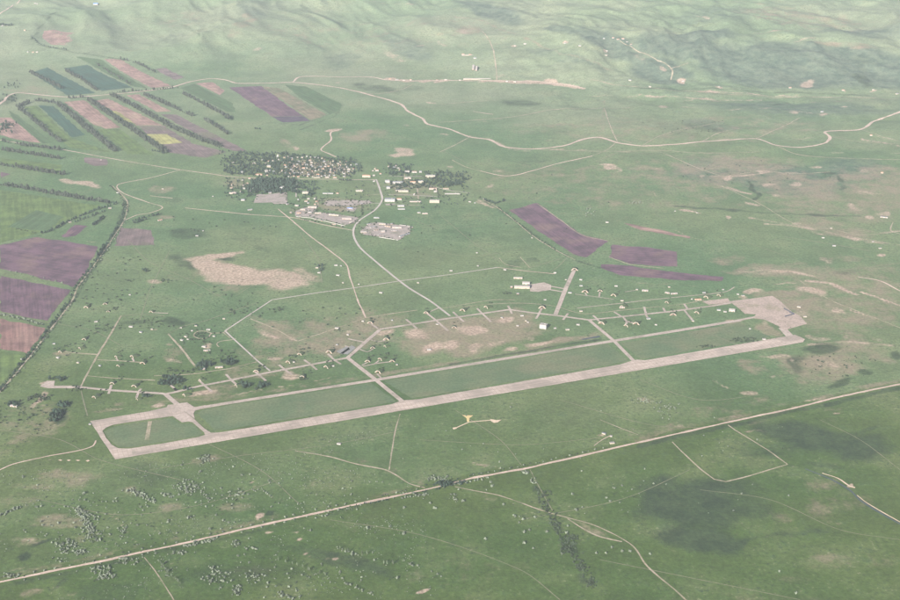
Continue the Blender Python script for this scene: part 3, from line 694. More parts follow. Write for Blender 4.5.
# roads: (name, px, width m, material, offset, straight, label)
ROADS = [
    ('road', [(0, 582.5), (32.5, 575.5), (65, 568.8), (95, 563), (125, 556.3), (150, 550.8), (175, 545.5), (225, 534), (275, 522.5), (325, 511.3), (375, 500.5), (425, 490), (450, 484), (475, 477.7), (500, 473.3), (525, 468.8), (550, 463), (575, 457.5), (605, 450.5), (640, 442.5), (675, 434.5), (735, 421), (795, 408), (850, 394.5), (900, 384.5), (930, 379)], 8.5, 'dirt', .8, 0, 'straight dirt road crossing the whole foreground'),
    ('road', [(376.3, 179.5), (380, 190), (382, 200), (375, 210), (360, 220), (354.3, 227.5), (353.8, 236), (360, 247.5), (375, 261), (395, 277.5), (410, 288.8), (430, 301), (450, 316)], 9, 'asphalt', .85, 0, 'curving asphalt road from the village to the airfield'),
    ('road', [(353.5, 230.5), (345, 229), (320, 224), (305, 220), (292, 217.5), (280, 216.5), (250, 214.5), (225, 212), (204, 210), (185, 208)], 6, 'dirt', .7, 0, 'pale road along the lower side of the village'),
    ('road', [(278, 209), (292.5, 221), (310, 236), (330, 251), (346, 264), (350, 277.5), (354, 289), (358, 301), (366, 318)], 5.5, 'dirt', .65, 0, 'dirt road running down from the village past small huts'),
    ('road', [(257.5, 361), (225, 331), (272, 300), (320, 292.5), (354, 288), (400, 281), (450, 274.7), (497.5, 267.5)], 6, 'asphalt', .7, 1, 'thin road bent round the airfield, above the taxiways'),
    ('road', [(497.5, 267.5), (525, 271), (555, 274)], 5, 'dirt', .7, 0, 'thin dirt road past the hangar complex'),
    ('road', [(270, 371), (257.5, 361)], 6, 'asphalt', .72, 1, 'link from the bent road to the taxiway'),
    ('dirt_track', [(365, 318), (340, 327), (300, 340.5), (297, 341), (275, 329), (250, 318.5)], 5, 'track', .6, 0, 'brown track below the bent road'),
    ('dirt_track', [(365, 318), (390, 314), (417, 310.3)], 5, 'track', .6, 0, 'short brown track towards the road junction'),
    ('dirt_track', [(87.5, 376), (110, 378), (135, 379.5), (155, 380.5)], 5, 'track', .6, 0, 'brown track above the left taxiway'),
    ('dirt_track', [(154, 376), (195, 374), (214, 371), (230, 368.7), (237, 366.7), (257, 362)], 4.5, 'track', .6, 0, 'narrow track linking tree clumps to the bent road'),
    ('dirt_track', [(168, 334), (180, 347), (195.3, 367)], 7, 'track', .62, 0, 'wide short diagonal track left of the ring'),
    ('dirt_track', [(230, 327), (223.3, 332.7), (211.3, 333.5), (209, 337), (202, 339), (195, 337), (194, 334.5), (198, 331.5), (205, 331.3), (211.3, 333.3)], 4.5, 'track', .63, 0, 'ring track around a small green'),
    ('dirt_track', [(223.3, 332.7), (230, 338)], 4.5, 'track', .63, 1, 'stub joining the ring track'),
    ('dirt_track', [(219, 347), (216.7, 344), (220.7, 341.3), (230, 340.2), (236, 339)], 5, 'track', .63, 0, 'hooked track below the ring'),
    ('dirt_track', [(168, 334), (185, 326), (205, 321), (230, 312), (258, 303)], 3.5, 'faint', .6, 0, 'faint track above the ring'),
    ('dirt_track', [(121, 316), (110, 335), (97, 356), (81, 386)], 6.5, 'track', .62, 1, 'straight track down to the left taxiway'),
    ('dirt_track', [(121, 316), (142, 314.5), (165, 316)], 4, 'faint', .6, 0, 'faint track to a lone shelter'),
    ('dirt_track', [(81, 391), (84, 403), (87.5, 416)], 4, 'faint', .6, 0, 'faint track below the left taxiway'),
    ('dirt_track', [(62, 351), (75, 353), (97.5, 354.7)], 6, 'track', .6, 0, 'purple brown spur left of the straight track'),
    ('dirt_track', [(97.5, 360), (120, 361), (142.5, 362.7)], 5, 'track', .6, 0, 'spur under a pair of white shelters'),
    ('dirt_track', [(-20, 478), (0, 470), (12.5, 464.5), (50, 456), (80, 450.5), (93.3, 446), (96, 440.7)], 4.5, 'dirt', .6, 0, 'thin curved track at lower left'),
    ('dirt_track', [(150, 203), (162.5, 207.5), (150, 213), (137.5, 215), (125, 220)], 5, 'dirt', .62, 0, 'pale hairpin track by the canal trees'),
    ('dirt_track', [(180, 170), (150, 178), (120, 183.8), (117, 187.5), (125, 194), (150, 203)], 6, 'dirt', .66, 0, 'pale track doubling back below the village road'),
    ('dirt_track', [(112.5, 186), (122, 195), (127.5, 203), (124, 220), (110, 242.5), (95, 264), (77.5, 287.5), (72.5, 300), (50, 330), (25, 362.5), (0, 392), (-12, 405)], 6, 'track', .64, 0, 'hedged track along the canal at left'),
    ('road', [(-15, 138), (0, 140), (28, 144.7), (60, 149.3), (112.5, 158.8), (180, 169.8), (215, 174.5), (228, 176.5), (250, 177.7), (289, 179), (300, 179), (353, 179.7), (377, 180)], 6.5, 'dirt', .72, 0, 'village main street and its road to the left'),
    ('dirt_track', [(150, 195.8), (172.5, 198.3)], 6, 'dirt', .6, 1, 'short pale strip in the meadow'),
    ('road', [(-8, 110), (0, 104), (4, 101), (9, 95.5), (17.5, 93), (40, 95), (70, 97), (105, 95), (150, 90.5), (172.5, 87), (190, 82), (210, 78.8), (225, 80), (237.5, 83.3), (262, 83.3), (292.5, 82.5), (302, 83), (340, 88), (375, 96.3), (400, 104), (407.5, 111), (422.5, 118.8), (427.5, 124), (450, 129.5), (470, 137), (490, 140), (505, 147), (532.5, 149), (562.5, 146), (595, 137.5), (620, 143.3), (642, 146), (675, 144.5), (755, 138.8), (775, 145), (795, 147.5), (822.5, 143.8), (830, 137.5), (826, 131.5), (860, 129.5), (875, 121), (900, 111.8), (930, 100)], 16, 'dirt', .8, 0, 'long pale highway winding across the upper plain'),
    ('road', [(293, 82), (302, 76.8), (340, 77), (372.5, 77.3), (387, 80), (412, 81), (450, 80.5), (495, 81), (545, 82.5), (582, 88)], 14, 'dirt', .8, 0, 'pale road along the foot of the hills'),
    ('road', [(590, 80), (625, 86), (675, 91), (725, 94), (800, 97), (900, 99.5), (940, 101)], 9, 'track', .8, 0, 'faint road below the scrubby scarp'),
    ('dirt_track', [(440, 122.5), (512, 117), (550, 110), (590, 109), (630, 107.5)], 8, 'track', .8, 0, 'straight pale track above the highway'),
    ('dirt_track', [(440, 104.5), (470, 102), (500, 100)], 7, 'track', .8, 0, 'short track above the straight one'),
    ('dirt_track', [(352, 90), (375, 94), (400, 90), (412, 85)], 7, 'track', .8, 0, 'loop between highway and quarry'),
    ('dirt_track', [(473, 111.5), (482, 113), (493, 114.5)], 8, 'dirt', .8, 0, 'short pale scar of track on the slope'),
    ('dirt_track', [(482, 31), (491, 44), (496, 67), (497, 80)], 8, 'track', .8, 0, 'track climbing from the roadside settlement'),
    ('dirt_track', [(620, 41), (640, 52.5), (662, 62), (672, 70), (671, 80)], 9, 'track', .8, 0, 'pinkish track curving down the scarp'),
    ('dirt_track', [(670, 69), (680, 66), (688, 63)], 8, 'track', .8, 0, 'side branch of the curving scarp track'),
    ('dirt_track', [(-5, 16), (0, 13.8), (10, 7.5), (20, 0), (26, -6)], 12, 'dirt', .8, 0, 'pale road at the upper left corner'),
    ('dirt_track', [(480, 171), (507, 176), (532, 171), (557, 163.8), (592, 156)], 9, 'dirt', .7, 0, 'pale dry track right of the village'),
    ('dirt_track', [(600, 160), (605, 157.5), (620, 153), (645, 154), (675, 156), (700, 156)], 6, 'faint', .7, 0, 'faint arc on the slope'),
    ('dirt_track', [(342, 129), (331, 132.5), (331, 140), (321, 149.7), (328, 153.5), (336, 157)], 9, 'dirt', .7, 0, 'pale washed-out track above the village'),
    ('dirt_track', [(483, 200), (495, 206), (515, 221), (535, 237.5), (557.5, 251), (575, 260)], 5, 'track', .62, 0, 'track beside the ditch right of the village'),
    ('dirt_track', [(455, 487), (475, 491), (500, 496), (540, 510), (560, 516), (590, 524), (610, 532.5), (632.5, 546), (645, 564), (657.5, 576), (675, 590), (692, 606)], 4.2, 'track', .62, 0, 'dusty track running down to the bottom edge'),
    ('dirt_track', [(567.5, 519), (585, 530), (600, 537), (622, 542)], 5, 'track', .6, 0, 'second strand of the dusty track'),
    ('dirt_track', [(295, 451), (330, 457), (355, 464), (385, 470), (397, 476), (410, 484), (425, 488)], 5, 'track', .6, 0, 'brown track joining the dirt road'),
    ('dirt_track', [(400, 414), (395, 432), (392, 450), (389, 470)], 3.5, 'track', .6, 0, 'narrow path from the runway edge downwards'),
    ('dirt_track', [(672, 442), (680, 450), (700, 469), (714, 479.5), (726, 482), (750, 476), (787.5, 464.5), (767.5, 450), (735, 430), (728, 425)], 4.5, 'track', .6, 1, 'angular track loop right of the dirt road'),
    ('dirt_track', [(530, 470), (542, 492.5), (552.5, 511)], 3, 'faint', .6, 0, 'faint path between two tracks'),
    ('dirt_track', [(600, 420), (620, 428), (638, 435)], 3, 'track', .6, 0, 'thin path above the dirt road'),
    ('dirt_track', [(594, 446), (602, 440), (611, 435.5)], 3, 'dirt', .6, 0, 'short path to a ruined hut'),
    ('dirt_track', [(144, 557.5), (155, 571), (172, 597.5), (176, 605)], 3, 'track', .6, 0, 'dashed ditch path at lower left'),
    ('dirt_track', [(858, 277), (880, 281), (900, 291), (920, 298)], 8, 'dirt', .7, 0, 'pale track leaving at the right edge'),
    ('dirt_track', [(835, 271), (870, 267), (900, 263)], 5, 'faint', .7, 0, 'faint track at right'),
    ('dirt_track', [(893, 222), (891, 231), (900, 234)], 6, 'track', .7, 0, 'track by the farm at the right edge'),
    ('dirt_track', [(785, 237), (830, 244), (870, 251)], 5, 'faint', .7, 0, 'faint line on the right slope'),
    ('dirt_track', [(499, 258), (506, 264.5), (521, 267.5)], 4, 'track', .6, 0, 'curved track stub, left of two'),
    ('dirt_track', [(520, 257), (527, 264.5), (530, 268)], 4, 'track', .6, 0, 'curved track stub, right of two'),
    ('dirt_track', [(528, 268), (541, 264.5), (560, 259)], 3.5, 'faint', .6, 0, 'faint track towards the ditch'),
    ('dirt_track', [(551, 272), (560, 265), (567, 258)], 3.5, 'faint', .6, 0, 'faint spur below the ditch'),
    ('dirt_track', [(440, 309), (475, 302.7), (494, 300), (515, 300)], 4, 'track', .6, 0, 'brown track above the taxiway'),
    ('dirt_track', [(452, 308), (494, 304), (523, 303.3), (550, 305.5), (561, 308), (580, 313.5), (593, 313.7), (616, 311), (647, 307.8), (684, 304), (704, 300)], 3.8, 'track', .6, 0, 'service track parallel to the upper taxiway'),
    ('dirt_track', [(577, 308.2), (620, 303.5), (650, 300), (686.7, 296.3), (725, 292), (734.7, 287)], 5, 'taxi', .62, 0, 'pale service road behind the right-hand shelters'),
    ('dirt_track', [(575, 294.2), (600, 297.5), (614, 299.5)], 4.5, 'taxi', .62, 0, 'short service road under three white shelters'),
    ('dirt_track', [(625, 292), (636, 290.3)], 4, 'taxi', .62, 1, 'short stub to a white hut'),
    ('dirt_track', [(300, 233), (318, 259), (322, 283)], 3, 'faint', .6, 0, 'faint fence line track'),
]
for nm, px, wd, mt, off, st, lab in ROADS:
    ribbon(nm, px, wd, M[mt], off, bool(st), .1 if mt in ('asphalt', 'taxi') else .38, lab)

# the bed of the V-shaped canal and the blue strip of water by the taxiway
sheet('pond', [(581, 339.2), (599.5, 335.8), (600, 337.2), (583, 340.2)], M['water'], .7, ragged=.8, step=10, label='thin dark blue strip of water beside the taxiway')

# runway with its turning loop, taxiways, aprons
LOOP_HOLE = [(102.5, 431), (106, 428), (113.3, 425), (130, 422.3), (172.5, 416.3), (177, 419.5), (181.7, 422.5), (187, 421.5), (192.5, 422.5), (198, 427.5), (204, 432.5), (205, 435.3), (198, 437.5), (160, 444.3), (130, 448.8), (118.3, 448.7), (111.7, 445), (106, 438)]
sheet('runway', [(90, 421.5), (148.3, 411.7), (166.7, 407.5), (168, 405), (177, 404.5), (184, 411.5), (192, 417.5), (204, 428.5), (211, 433), (222, 432.5), (240, 429.5), (392, 404.3), (400, 401.5), (406, 400.5), (420, 399.3), (620, 364.8), (630, 361.5), (637, 360), (645, 360.6), (795, 335), (805, 339.3), (803, 342.5), (115, 459.7)],
      M['concrete'], 1.0, [LOOP_HOLE], ragged=1.0, step=26, label='long pale concrete runway with a turning loop at its left end')
def taxi(px, wd, lab, off=.9, straight=True):
    return ribbon('taxiway', px, wd, M['taxi'], off, straight, .05, lab)
taxi([(186, 410.5), (225, 403.8), (375, 380.3), (450, 367.8), (612, 341.3), (675, 331.2), (740, 320.5)], 19, 'long straight taxiway parallel to the runway', .92)
sheet('taxiway', [(186, 406.5), (196, 407.2), (206, 405.3), (203, 408.5), (195, 411), (193.5, 414), (195, 419), (185, 412)], M['taxi'], .96, ragged=.4, step=14, label='flared junction at the left end of the parallel taxiway')
taxi([(81, 387.5), (110, 390.5), (162.5, 393.8), (166, 394.3), (175, 392.4), (200, 386.2), (225, 381.5), (270, 372.5), (307.5, 365.5), (347.5, 358)], 13, 'taxiway linking the left-hand shelters', .94)
taxi([(347.5, 358), (364, 343.5), (380, 329.8)], 15, 'diagonal taxiway between the two rows of shelters', .95)
taxi([(380, 329.5), (450, 318.4), (509, 309.8)], 13, 'upper taxiway past the village road end', .93)
taxi([(509, 309.8), (532.5, 313), (555, 315.5), (589, 320.2)], 12, 'taxiway bending down past the white hangar', .94)
taxi([(589, 320.2), (630, 316), (675, 311.2), (714.7, 305.7), (731, 303)], 12, 'taxiway leading to the right-hand apron', .93)
taxi([(347.5, 358), (375, 379.5), (402.5, 401.8)], 16, 'diagonal link from the shelters to the runway, middle one', .97)
taxi([(588.8, 320), (613.8, 341), (634, 361.5)], 14, 'diagonal link from the shelters to the runway, right one', .97)
taxi([(165, 394), (176, 403.5), (186, 411)], 17, 'short link from the left taxiway to the loop', .97)
taxi([(574.3, 270), (566, 288), (555.5, 314.8)], 17, 'wide straight stub taxiway climbing from the bend', .96)
taxi([(782, 328), (790.5, 337)], 30, 'short neck joining the right apron to the runway', .98)
taxi([(551, 286.5), (565, 289)], 10, 'upper strip from hangar apron to stub taxiway', .9)
taxi([(551, 290), (563, 292)], 10, 'lower strip from hangar apron to stub taxiway', .9)
for k, (a, b) in enumerate([((110, 389.5), (111.5, 385)), ((110, 390), (108.5, 394)), ((139, 391.5), (141, 389)), ((138.5, 392), (136.5, 398)), ((199, 380.5), (206, 387)), ((206, 387), (212, 392)), ((226, 374.5), (232, 381)), ((232, 381), (238, 386)),
                            ((254, 371), (260, 376)), ((260, 376), (266, 381)), ((279, 365), (285, 370)), ((285, 370), (292, 375)), ((304, 360), (311, 365)), ((311, 365), (317, 370)), ((328, 354), (334, 360)), ((334, 360), (341, 364.5)),
                            ((368, 322.5), (378, 328.5)), ((345, 346), (354, 349)), ((348, 339), (365, 342.5)), ((406, 319.5), (411, 323.5)), ((411, 323.5), (417, 329)), ((427, 313.5), (436, 320.5)), ((436, 320.5), (448, 331)), ((453, 312), (458, 317)), ((458, 317), (464, 322)),
                            ((477, 308.5), (482, 313.5)), ((482, 313.5), (491, 322)), ((508, 306), (510, 309.5)), ((510, 310), (512, 314)), ((542, 308), (539, 313.5)), ((539, 314), (536, 319)), ((568, 313.5), (563, 320)), ((593, 315.5), (597, 319)), ((597, 319.5), (602, 324)),
                            ((614, 312), (621, 316.5)), ((623, 317), (627, 322)), ((627, 321.5), (625.5, 326)), ((627, 321.5), (636, 324)), ((645, 313.5), (648.5, 319)), ((644, 307), (646, 314)), ((663, 308), (665, 311.5)), ((684, 304), (687.5, 309)), ((684, 310), (693, 321)), ((669, 312), (673, 315.5)),
                            ((150, 421.5), (147, 440)), ((174, 388.5), (178, 392)), ((169, 384), (177, 391))]):
    ribbon('hardstand', [a, b], 9 if k not in (44,) else 13, M['taxi'] if k != 44 else M['track'], .86, True, .1, 'short concrete stub leading off a taxiway towards a shelter')
for px, mt, lab in [
    ([(729, 301.5), (758, 298), (772, 296), (780, 301), (792, 312), (800, 316), (807, 324), (800, 326), (784, 330.5), (778, 326), (765, 320), (753, 318.5), (756, 314.5), (745, 314), (738, 308)], 'apron', 'large pinkish parking apron at the right end of the runway'),
    ([(530, 284.5), (544, 282.5), (551, 285), (551, 290), (538, 292), (530, 291.5)], 'taxi', 'small concrete apron beside the hangar complex'),
    ([(40, 386.5), (47, 381), (55, 381), (54, 386), (82, 385.8), (82, 388.5), (48, 388.5)], 'taxi', 'concrete pad at the far left taxiway end'),
    ([(177.5, 404), (187, 402.5), (195, 408), (186, 411), (172, 413)], 'pale_pad', 'pale junction pad above the loop'),
    ([(174, 416), (186, 413.5), (193, 421.5), (187, 422), (181.7, 422.8)], 'pale_pad', 'pale bright pad inside the loop corner'),
    ([(340.5, 353.5), (351.5, 345.5), (356, 348), (347, 355)], 'tarmac_dark', 'blue grey tarmac patch left of the diagonal taxiway, upper'),
    ([(336, 351.5), (347, 346.5), (350, 349.5), (342, 354.5)], 'tarmac_dark', 'blue grey tarmac patch left of the diagonal taxiway, lower'),
    ([(702, 301.5), (728, 298.5), (730, 302.5), (709, 305)], 'apron', 'pinkish pad left of the large apron'),
    ([(253.5, 203), (257, 194), (267, 194.5), (285, 192), (287, 192.5), (287.5, 204), (274, 204), (272, 202.5)], 'yard', 'big paved square in front of the dark village trees'),
    ([(360, 231), (370, 223), (376, 222), (398, 225), (411, 226.5), (410, 232), (400, 240), (380, 237), (363, 234.5)], 'yard', 'paved floor of the walled depot'),
    ([(295, 211.5), (303, 208), (318, 206), (314, 212), (335, 214), (359, 217.5), (355, 223), (345, 225), (333, 222), (310, 217), (295, 216)], 'yard', 'paved floor of the long works yard'),
    ([(323, 204), (327, 200), (370, 200.5), (372, 203.5), (352, 206), (340, 206), (328, 206)], 'yard', 'bare strip of old garden plots above the works yard'),
    ([(345, 208), (349, 206), (357, 208), (354, 211.5), (347, 211)], 'yard', 'small paved plot among hedges above the works yard'),
    ([(385, 204), (395, 203.5), (396, 205), (386, 205.5)], 'yard', 'forecourt of the big white block'),
    ([(462, 415.3), (473, 415.6), (469.5, 418.3), (469, 422), (467, 422), (466.5, 418.5)], 'yellow_pad', 'yellow triangular gravel pad south of the runway'),
    ([(490, 419.3), (496, 420.3), (501.5, 420), (497.5, 422.6), (494, 423.2), (491, 421.5)], 'pale_pad', 'pale gravel pad at the end of the small path'),
    ([(452.5, 428), (456, 427.5), (457, 429), (453.5, 429.8)], 'pale_pad', 'pale gravel patch at the lower end of the small path'),
    ([(52, 459.8), (50, 459.5), (47.5, 460.2), (50, 460.6)], 'faint', 'faint round pad, first of the row of pads at lower left'),
    ([(58, 460.5), (60, 459.8), (62.5, 460.3), (61, 461.2)], 'pale_pad', 'pale round pad, second of the row at lower left'),
    ([(66.5, 460.6), (69, 459.9), (71, 460.4), (69, 461.3)], 'pale_pad', 'pale round pad, third of the row at lower left'),
    ([(75.5, 460.6), (78, 460), (80.5, 460.6), (78, 461.4)], 'pale_pad', 'pale round pad, fourth of the row at lower left'),
    ([(85.5, 461), (88, 460.2), (90, 460.9), (88, 462)], 'pale_pad', 'pale round pad, rightmost of the row at lower left'),
]:
    sheet('apron' if 'apron' in lab else 'paved_ground', px, M[mt] if 'loop' not in lab else M['taxi'], 1.02 if mt in ('tarmac_dark', 'pale_pad', 'apron') else .8, ragged=1.2, step=16, label=lab)
ribbon('path', [(454, 429), (469, 422.3), (480, 421.3), (491, 420.5)], 4.5, M['pale_pad'], .8, True, .1, 'pale path joining the gravel pads south of the runway')

# faint wheel tracks worn across the grass
FAINT = [[(150, 470), (240, 456), (330, 445), (395, 432)], [(200, 440), (260, 470), (300, 505)], [(420, 440), (520, 445), (600, 438)], [(455, 410), (500, 440), (522, 466)], [(560, 400), (650, 425), (700, 428)], [(640, 380), (700, 400), (760, 395)],
         [(520, 520), (620, 500), (690, 470)], [(330, 520), (420, 535), (520, 570), (560, 600)], [(600, 560), (700, 580), (800, 600)], [(0, 430), (60, 440), (100, 460), (180, 480)], [(40, 500), (120, 515), (200, 505), (280, 480)], [(225, 300), (190, 280), (150, 262), (128, 240)],
         [(300, 300), (260, 285), (235, 296)], [(440, 215), (470, 240), (500, 262)], [(400, 215), (440, 228), (480, 226)], [(430, 250), (470, 256), (520, 250)], [(560, 180), (640, 190), (700, 205)], [(470, 160), (530, 178), (600, 186), (640, 200)], [(330, 110), (380, 130), (440, 150), (480, 170)],
         [(560, 120), (640, 128), (720, 120)], [(600, 95), (700, 110), (800, 118)], [(130, 60), (220, 55), (300, 60)], [(740, 240), (800, 262), (870, 300)], [(700, 330), (760, 350), (830, 345), (890, 360)], [(820, 420), (860, 440), (900, 470)], [(700, 490), (770, 500), (840, 530), (900, 540)], [(30, 320), (90, 330), (120, 345)], [(170, 250), (150, 290), (140, 320)]]
for i, px in enumerate(FAINT):
    ribbon('dirt_track', px, 2.6, M['faint'], .55, False, .3, 'faint wheel track worn across the open grass')

ribbon('ditch', [(805, 469), (830, 479), (850, 490.5), (860, 500.5), (885, 516), (905, 527)], 6, M['water'], .6, False, .3, 'dark drainage ditch at lower right')
ribbon('path', [(822, 473.5), (838, 478.5), (849, 486), (855, 488)], 5, M['pale_pad'], .66, False, .5, 'pale spoil bank along the upper part of the ditch')
ribbon('path', [(857, 495.5), (866, 502.5), (886, 514.5), (905, 525)], 3.5, M['pale_pad'], .66, False, .4, 'pale spoil bank along the lower part of the ditch')

STREETS = [[(297, 181), (296.3, 189), (296, 197)], [(383, 186.3), (398, 186.5), (414, 187.3)], [(404.7, 174), (404, 182)], [(417, 184.5), (418.3, 199)], [(381, 203.5), (365, 202.8), (345, 202.5)], [(366, 195.3), (382, 194)], [(286, 170), (320, 169), (352, 168)], [(284, 164.5), (325, 164)], [(286, 159.5), (335, 161.5)], [(228, 165.5), (262, 163.5)], [(311, 157), (309, 178)],
           [(331, 159), (329, 178)], [(346, 162), (345, 178)], [(292, 156), (291, 178)], [(388, 176), (404, 176.5), (425, 176.5)], [(388, 194.5), (418, 195.5), (440, 197)], [(262, 178), (260, 190)], [(318, 200), (318, 206)], [(395, 204.5), (420, 205.5)], [(430, 186), (450, 190.5), (470, 193)]]
for px in STREETS:
    ribbon('street', px, 5.5, M['asphalt'] if len(px) > 2 else M['track'], .62, False, .2, 'narrow village street between gardens and blocks')

M['mown'] = mat_surface('mown_grass', (.070, .104, .052), (.098, .120, .062), 150, 9, .2, stripes=(-RWA + math.pi / 2, 22, .06), c3=(.118, .120, .070))
for px, lab in [([(214, 430), (226, 430), (396, 401.8), (371, 383), (205, 409), (197, 413)], 'left mown strip between runway and taxiway'), ([(412, 398.5), (628, 361.2), (608, 344.2), (384, 381)], 'middle mown strip between runway and taxiway'),
                ([(642, 359.2), (770, 337), (740, 323), (620, 343.5)], 'right mown strip between runway and taxiway'), ([(104, 432), (114, 426.5), (172, 418), (181, 424), (192, 424), (202, 433), (198, 436), (130, 447.5), (119, 447.2), (112, 443)], 'mown grass inside the turning loop')]:
    sheet('grass_strip', px, M['mown'], .3, ragged=4, step=30, label=lab)

for px in [[(371, 340), (378, 342), (384, 340.7), (386, 339.5)], [(360, 349.5), (367, 352), (371, 350.3), (373, 348.8)], [(363, 366.5), (378, 363.5), (392, 361.8)], [(375, 363.9), (379, 360.6)], [(362, 365.5), (368, 362.3)], [(377, 374), (381, 378)], [(152, 312.8), (168, 313.5)], [(116, 358), (118, 361)], [(132, 358), (134, 361.5)], [(425, 314), (440, 307.5)], [(585, 293), (587, 296)], [(600, 292), (599, 297)]]:
    ribbon('hardstand', px, 6.5, M['taxi'], .84, False, .15, 'narrow concrete link curving to a shelter')

taxi([(736, 321), (748, 318.5), (757, 317)], 15, 'worn end of the parallel taxiway running into the apron', .9)
SLOPE = [[(592, 156), (606, 150.5), (615, 143.5)], [(480, 171), (466, 167), (452, 160)], [(540, 149.5), (600, 151.5), (660, 150.5), (700, 153), (760, 152)], [(642, 146), (660, 136), (690, 128), (720, 122)], [(700, 142.5), (722, 132), (760, 126)], [(775, 145.5), (800, 155), (840, 158), (905, 160)], [(830, 137), (860, 142), (905, 144)],
         [(618, 143), (610, 125), (604, 108)], [(755, 139), (780, 128), (800, 118)], [(860, 129.5), (880, 136), (905, 142)], [(660, 152), (690, 165), (727, 178)], [(740, 174), (765, 171), (790, 174), (830, 172)], [(730, 190), (760, 204), (800, 226), (831, 229)], [(831, 229), (860, 235), (905, 231)], [(470, 137), (455, 145), (440, 152)], [(800, 281), (830, 300), (870, 316), (905, 330)]]
for i, px in enumerate(SLOPE):
    ribbon('dirt_track', px, 4.5 + (i % 3), M['track'], .8, False, .5, 'faint branching track on the right-hand slopes')

# ------------------------------------------------------------------ things: helpers
WALLC = {'white': (.305, .285, .27), 'cream': (.315, .272, .222), 'grey': (.30, .28, .27), 'pinkish': (.38, .30, .27), 'brick': (.34, .21, .16)}
ROOFC = {'slate': (.17, .175, .19), 'rust': (.30, .17, .12), 'pale': (.25, .225, .21), 'brown': (.22, .15, .12), 'blue': (.12, .22, .46), 'tar': (.075, .075, .085)}
for k, c in WALLC.items():
    M['wall_' + k] = mat_plain('plaster_' + k, c, .12, 3)
for k, c in ROOFC.items():
    M['roof_' + k] = mat_plain('roofing_' + k, c, .18, 2.5, .7)
M['glass'] = mat_plain('window_glass', (.05, .06, .08), .1, 3, .15)
M['door'] = mat_plain('painted_door', (.16, .11, .08), .15, 2)
M['steel'] = mat_plain('rusty_steel', (.20, .12, .09), .3, 3)
M['mound'] = mat_surface('turfed_mound', (.045, .070, .032), (.068, .082, .040), 9, 2.5, .25)
M['shelter'] = mat_plain('shelter_concrete', (.36, .31, .26), .16, 4)
M['yellow_earth'] = mat_plain('yellow_earth', (.50, .40, .20), .15, 4)

def raw(name, verts, faces, mat):
    me = bpy.data.meshes.new(name)
    me.from_pydata(verts, [], faces)
    me.materials.append(mat)
    return me

def box_v(x0, x1, y0, y1, z0, z1):
    return [(x0, y0, z0), (x1, y0, z0), (x1, y1, z0), (x0, y1, z0), (x0, y0, z1), (x1, y0, z1), (x1, y1, z1), (x0, y1, z1)]
BOX_F = [(0, 3, 2, 1), (4, 5, 6, 7), (0, 1, 5, 4), (1, 2, 6, 5), (2, 3, 7, 6), (3, 0, 4, 7)]

def boxes(name, bl, mat):
    v, f = [], []
    for b in bl:
        n = len(v)
        v += box_v(*b)
        f += [tuple(n + i for i in q) for q in BOX_F]
    return raw(name, v, f, mat)

def thing(name, label, cat, loc, rz=0, group=None):
    o = bpy.data.objects.new(name, None)
    COL.objects.link(o)
    o.empty_display_size = 2
    o.location = loc
    o.rotation_euler = (0, 0, rz)
    o['label'], o['category'] = label, cat
    if group:
        o['group'] = group
    return o

def part(name, me, parent, loc=(0, 0, 0), rz=0):
    o = bpy.data.objects.new(name, me)
    COL.objects.link(o)
    o.parent = parent
    o.location = loc
    o.rotation_euler = (0, 0, rz)
    return o

CACHE = {}
def cached(key, fn):
    if key not in CACHE:
        CACHE[key] = fn()
    return CACHE[key]

def gable_wall(L, W, H, G, mat):
    x, y = L / 2, W / 2
    v = [(-x, -y, -1), (x, -y, -1), (x, y, -1), (-x, y, -1), (-x, -y, H), (x, -y, H), (x, y, H), (-x, y, H), (-x, 0, H + G), (x, 0, H + G)]
    f = [(0, 1, 5, 4), (2, 3, 7, 6), (1, 2, 6, 9, 5), (3, 0, 4, 8, 7), (4, 5, 9, 8), (6, 7, 8, 9)]
    return raw('wall', v, f, mat)

def gable_roof(L, W, H, G, mat, e=.6, t=.3):
    x, y = L / 2 + e, W / 2 + e
    dz = G / (W / 2) * e
    lo, hi = H - dz + .12, H + G + .12
    v = [(-x, -y, lo), (x, -y, lo), (x, 0, hi), (-x, 0, hi), (x, y, lo), (-x, y, lo),
         (-x, -y, lo + t), (x, -y, lo + t), (x, 0, hi + t), (-x, 0, hi + t), (x, y, lo + t), (-x, y, lo + t)]
    f = [(0, 3, 2, 1), (3, 5, 4, 2), (6, 7, 8, 9), (9, 8, 10, 11), (0, 1, 7, 6), (4, 5, 11, 10), (1, 2, 8, 7), (2, 4, 10, 8), (3, 0, 6, 9), (5, 3, 9, 11)]
    return raw('roof', v, f, mat)

def hip_roof(L, W, H, G, mat, e=.7):
    x, y, r = L / 2 + e, W / 2 + e, L / 2 - W / 2
    r = max(r, .4)
    v = [(-x, -y, H), (x, -y, H), (x, y, H), (-x, y, H), (-x, -y, H + .3), (x, -y, H + .3), (x, y, H + .3), (-x, y, H + .3), (-r, 0, H + G), (r, 0, H + G)]
    f = [(0, 3, 2, 1), (0, 1, 5, 4), (1, 2, 6, 5), (2, 3, 7, 6), (3, 0, 4, 7), (4, 5, 9, 8), (5, 6, 9), (6, 7, 8, 9), (7, 4, 8)]
    return raw('roof', v, f, mat)

def windows(o, L, W, floors, fh, n, glass_key='win', side=-1, ww=1.5, wh=1.5):
    me = cached(('pane', ww, wh), lambda: boxes('window', [(-ww / 2, ww / 2, -.08, .06, -wh / 2, wh / 2)], M['glass']))
    for k in range(floors):
        for i in range(n):
            part('window', me, o, ((i + .5) / n * (L - 1) - (L - 1) / 2, side * (W / 2 + .02), 1.7 + k * fh))

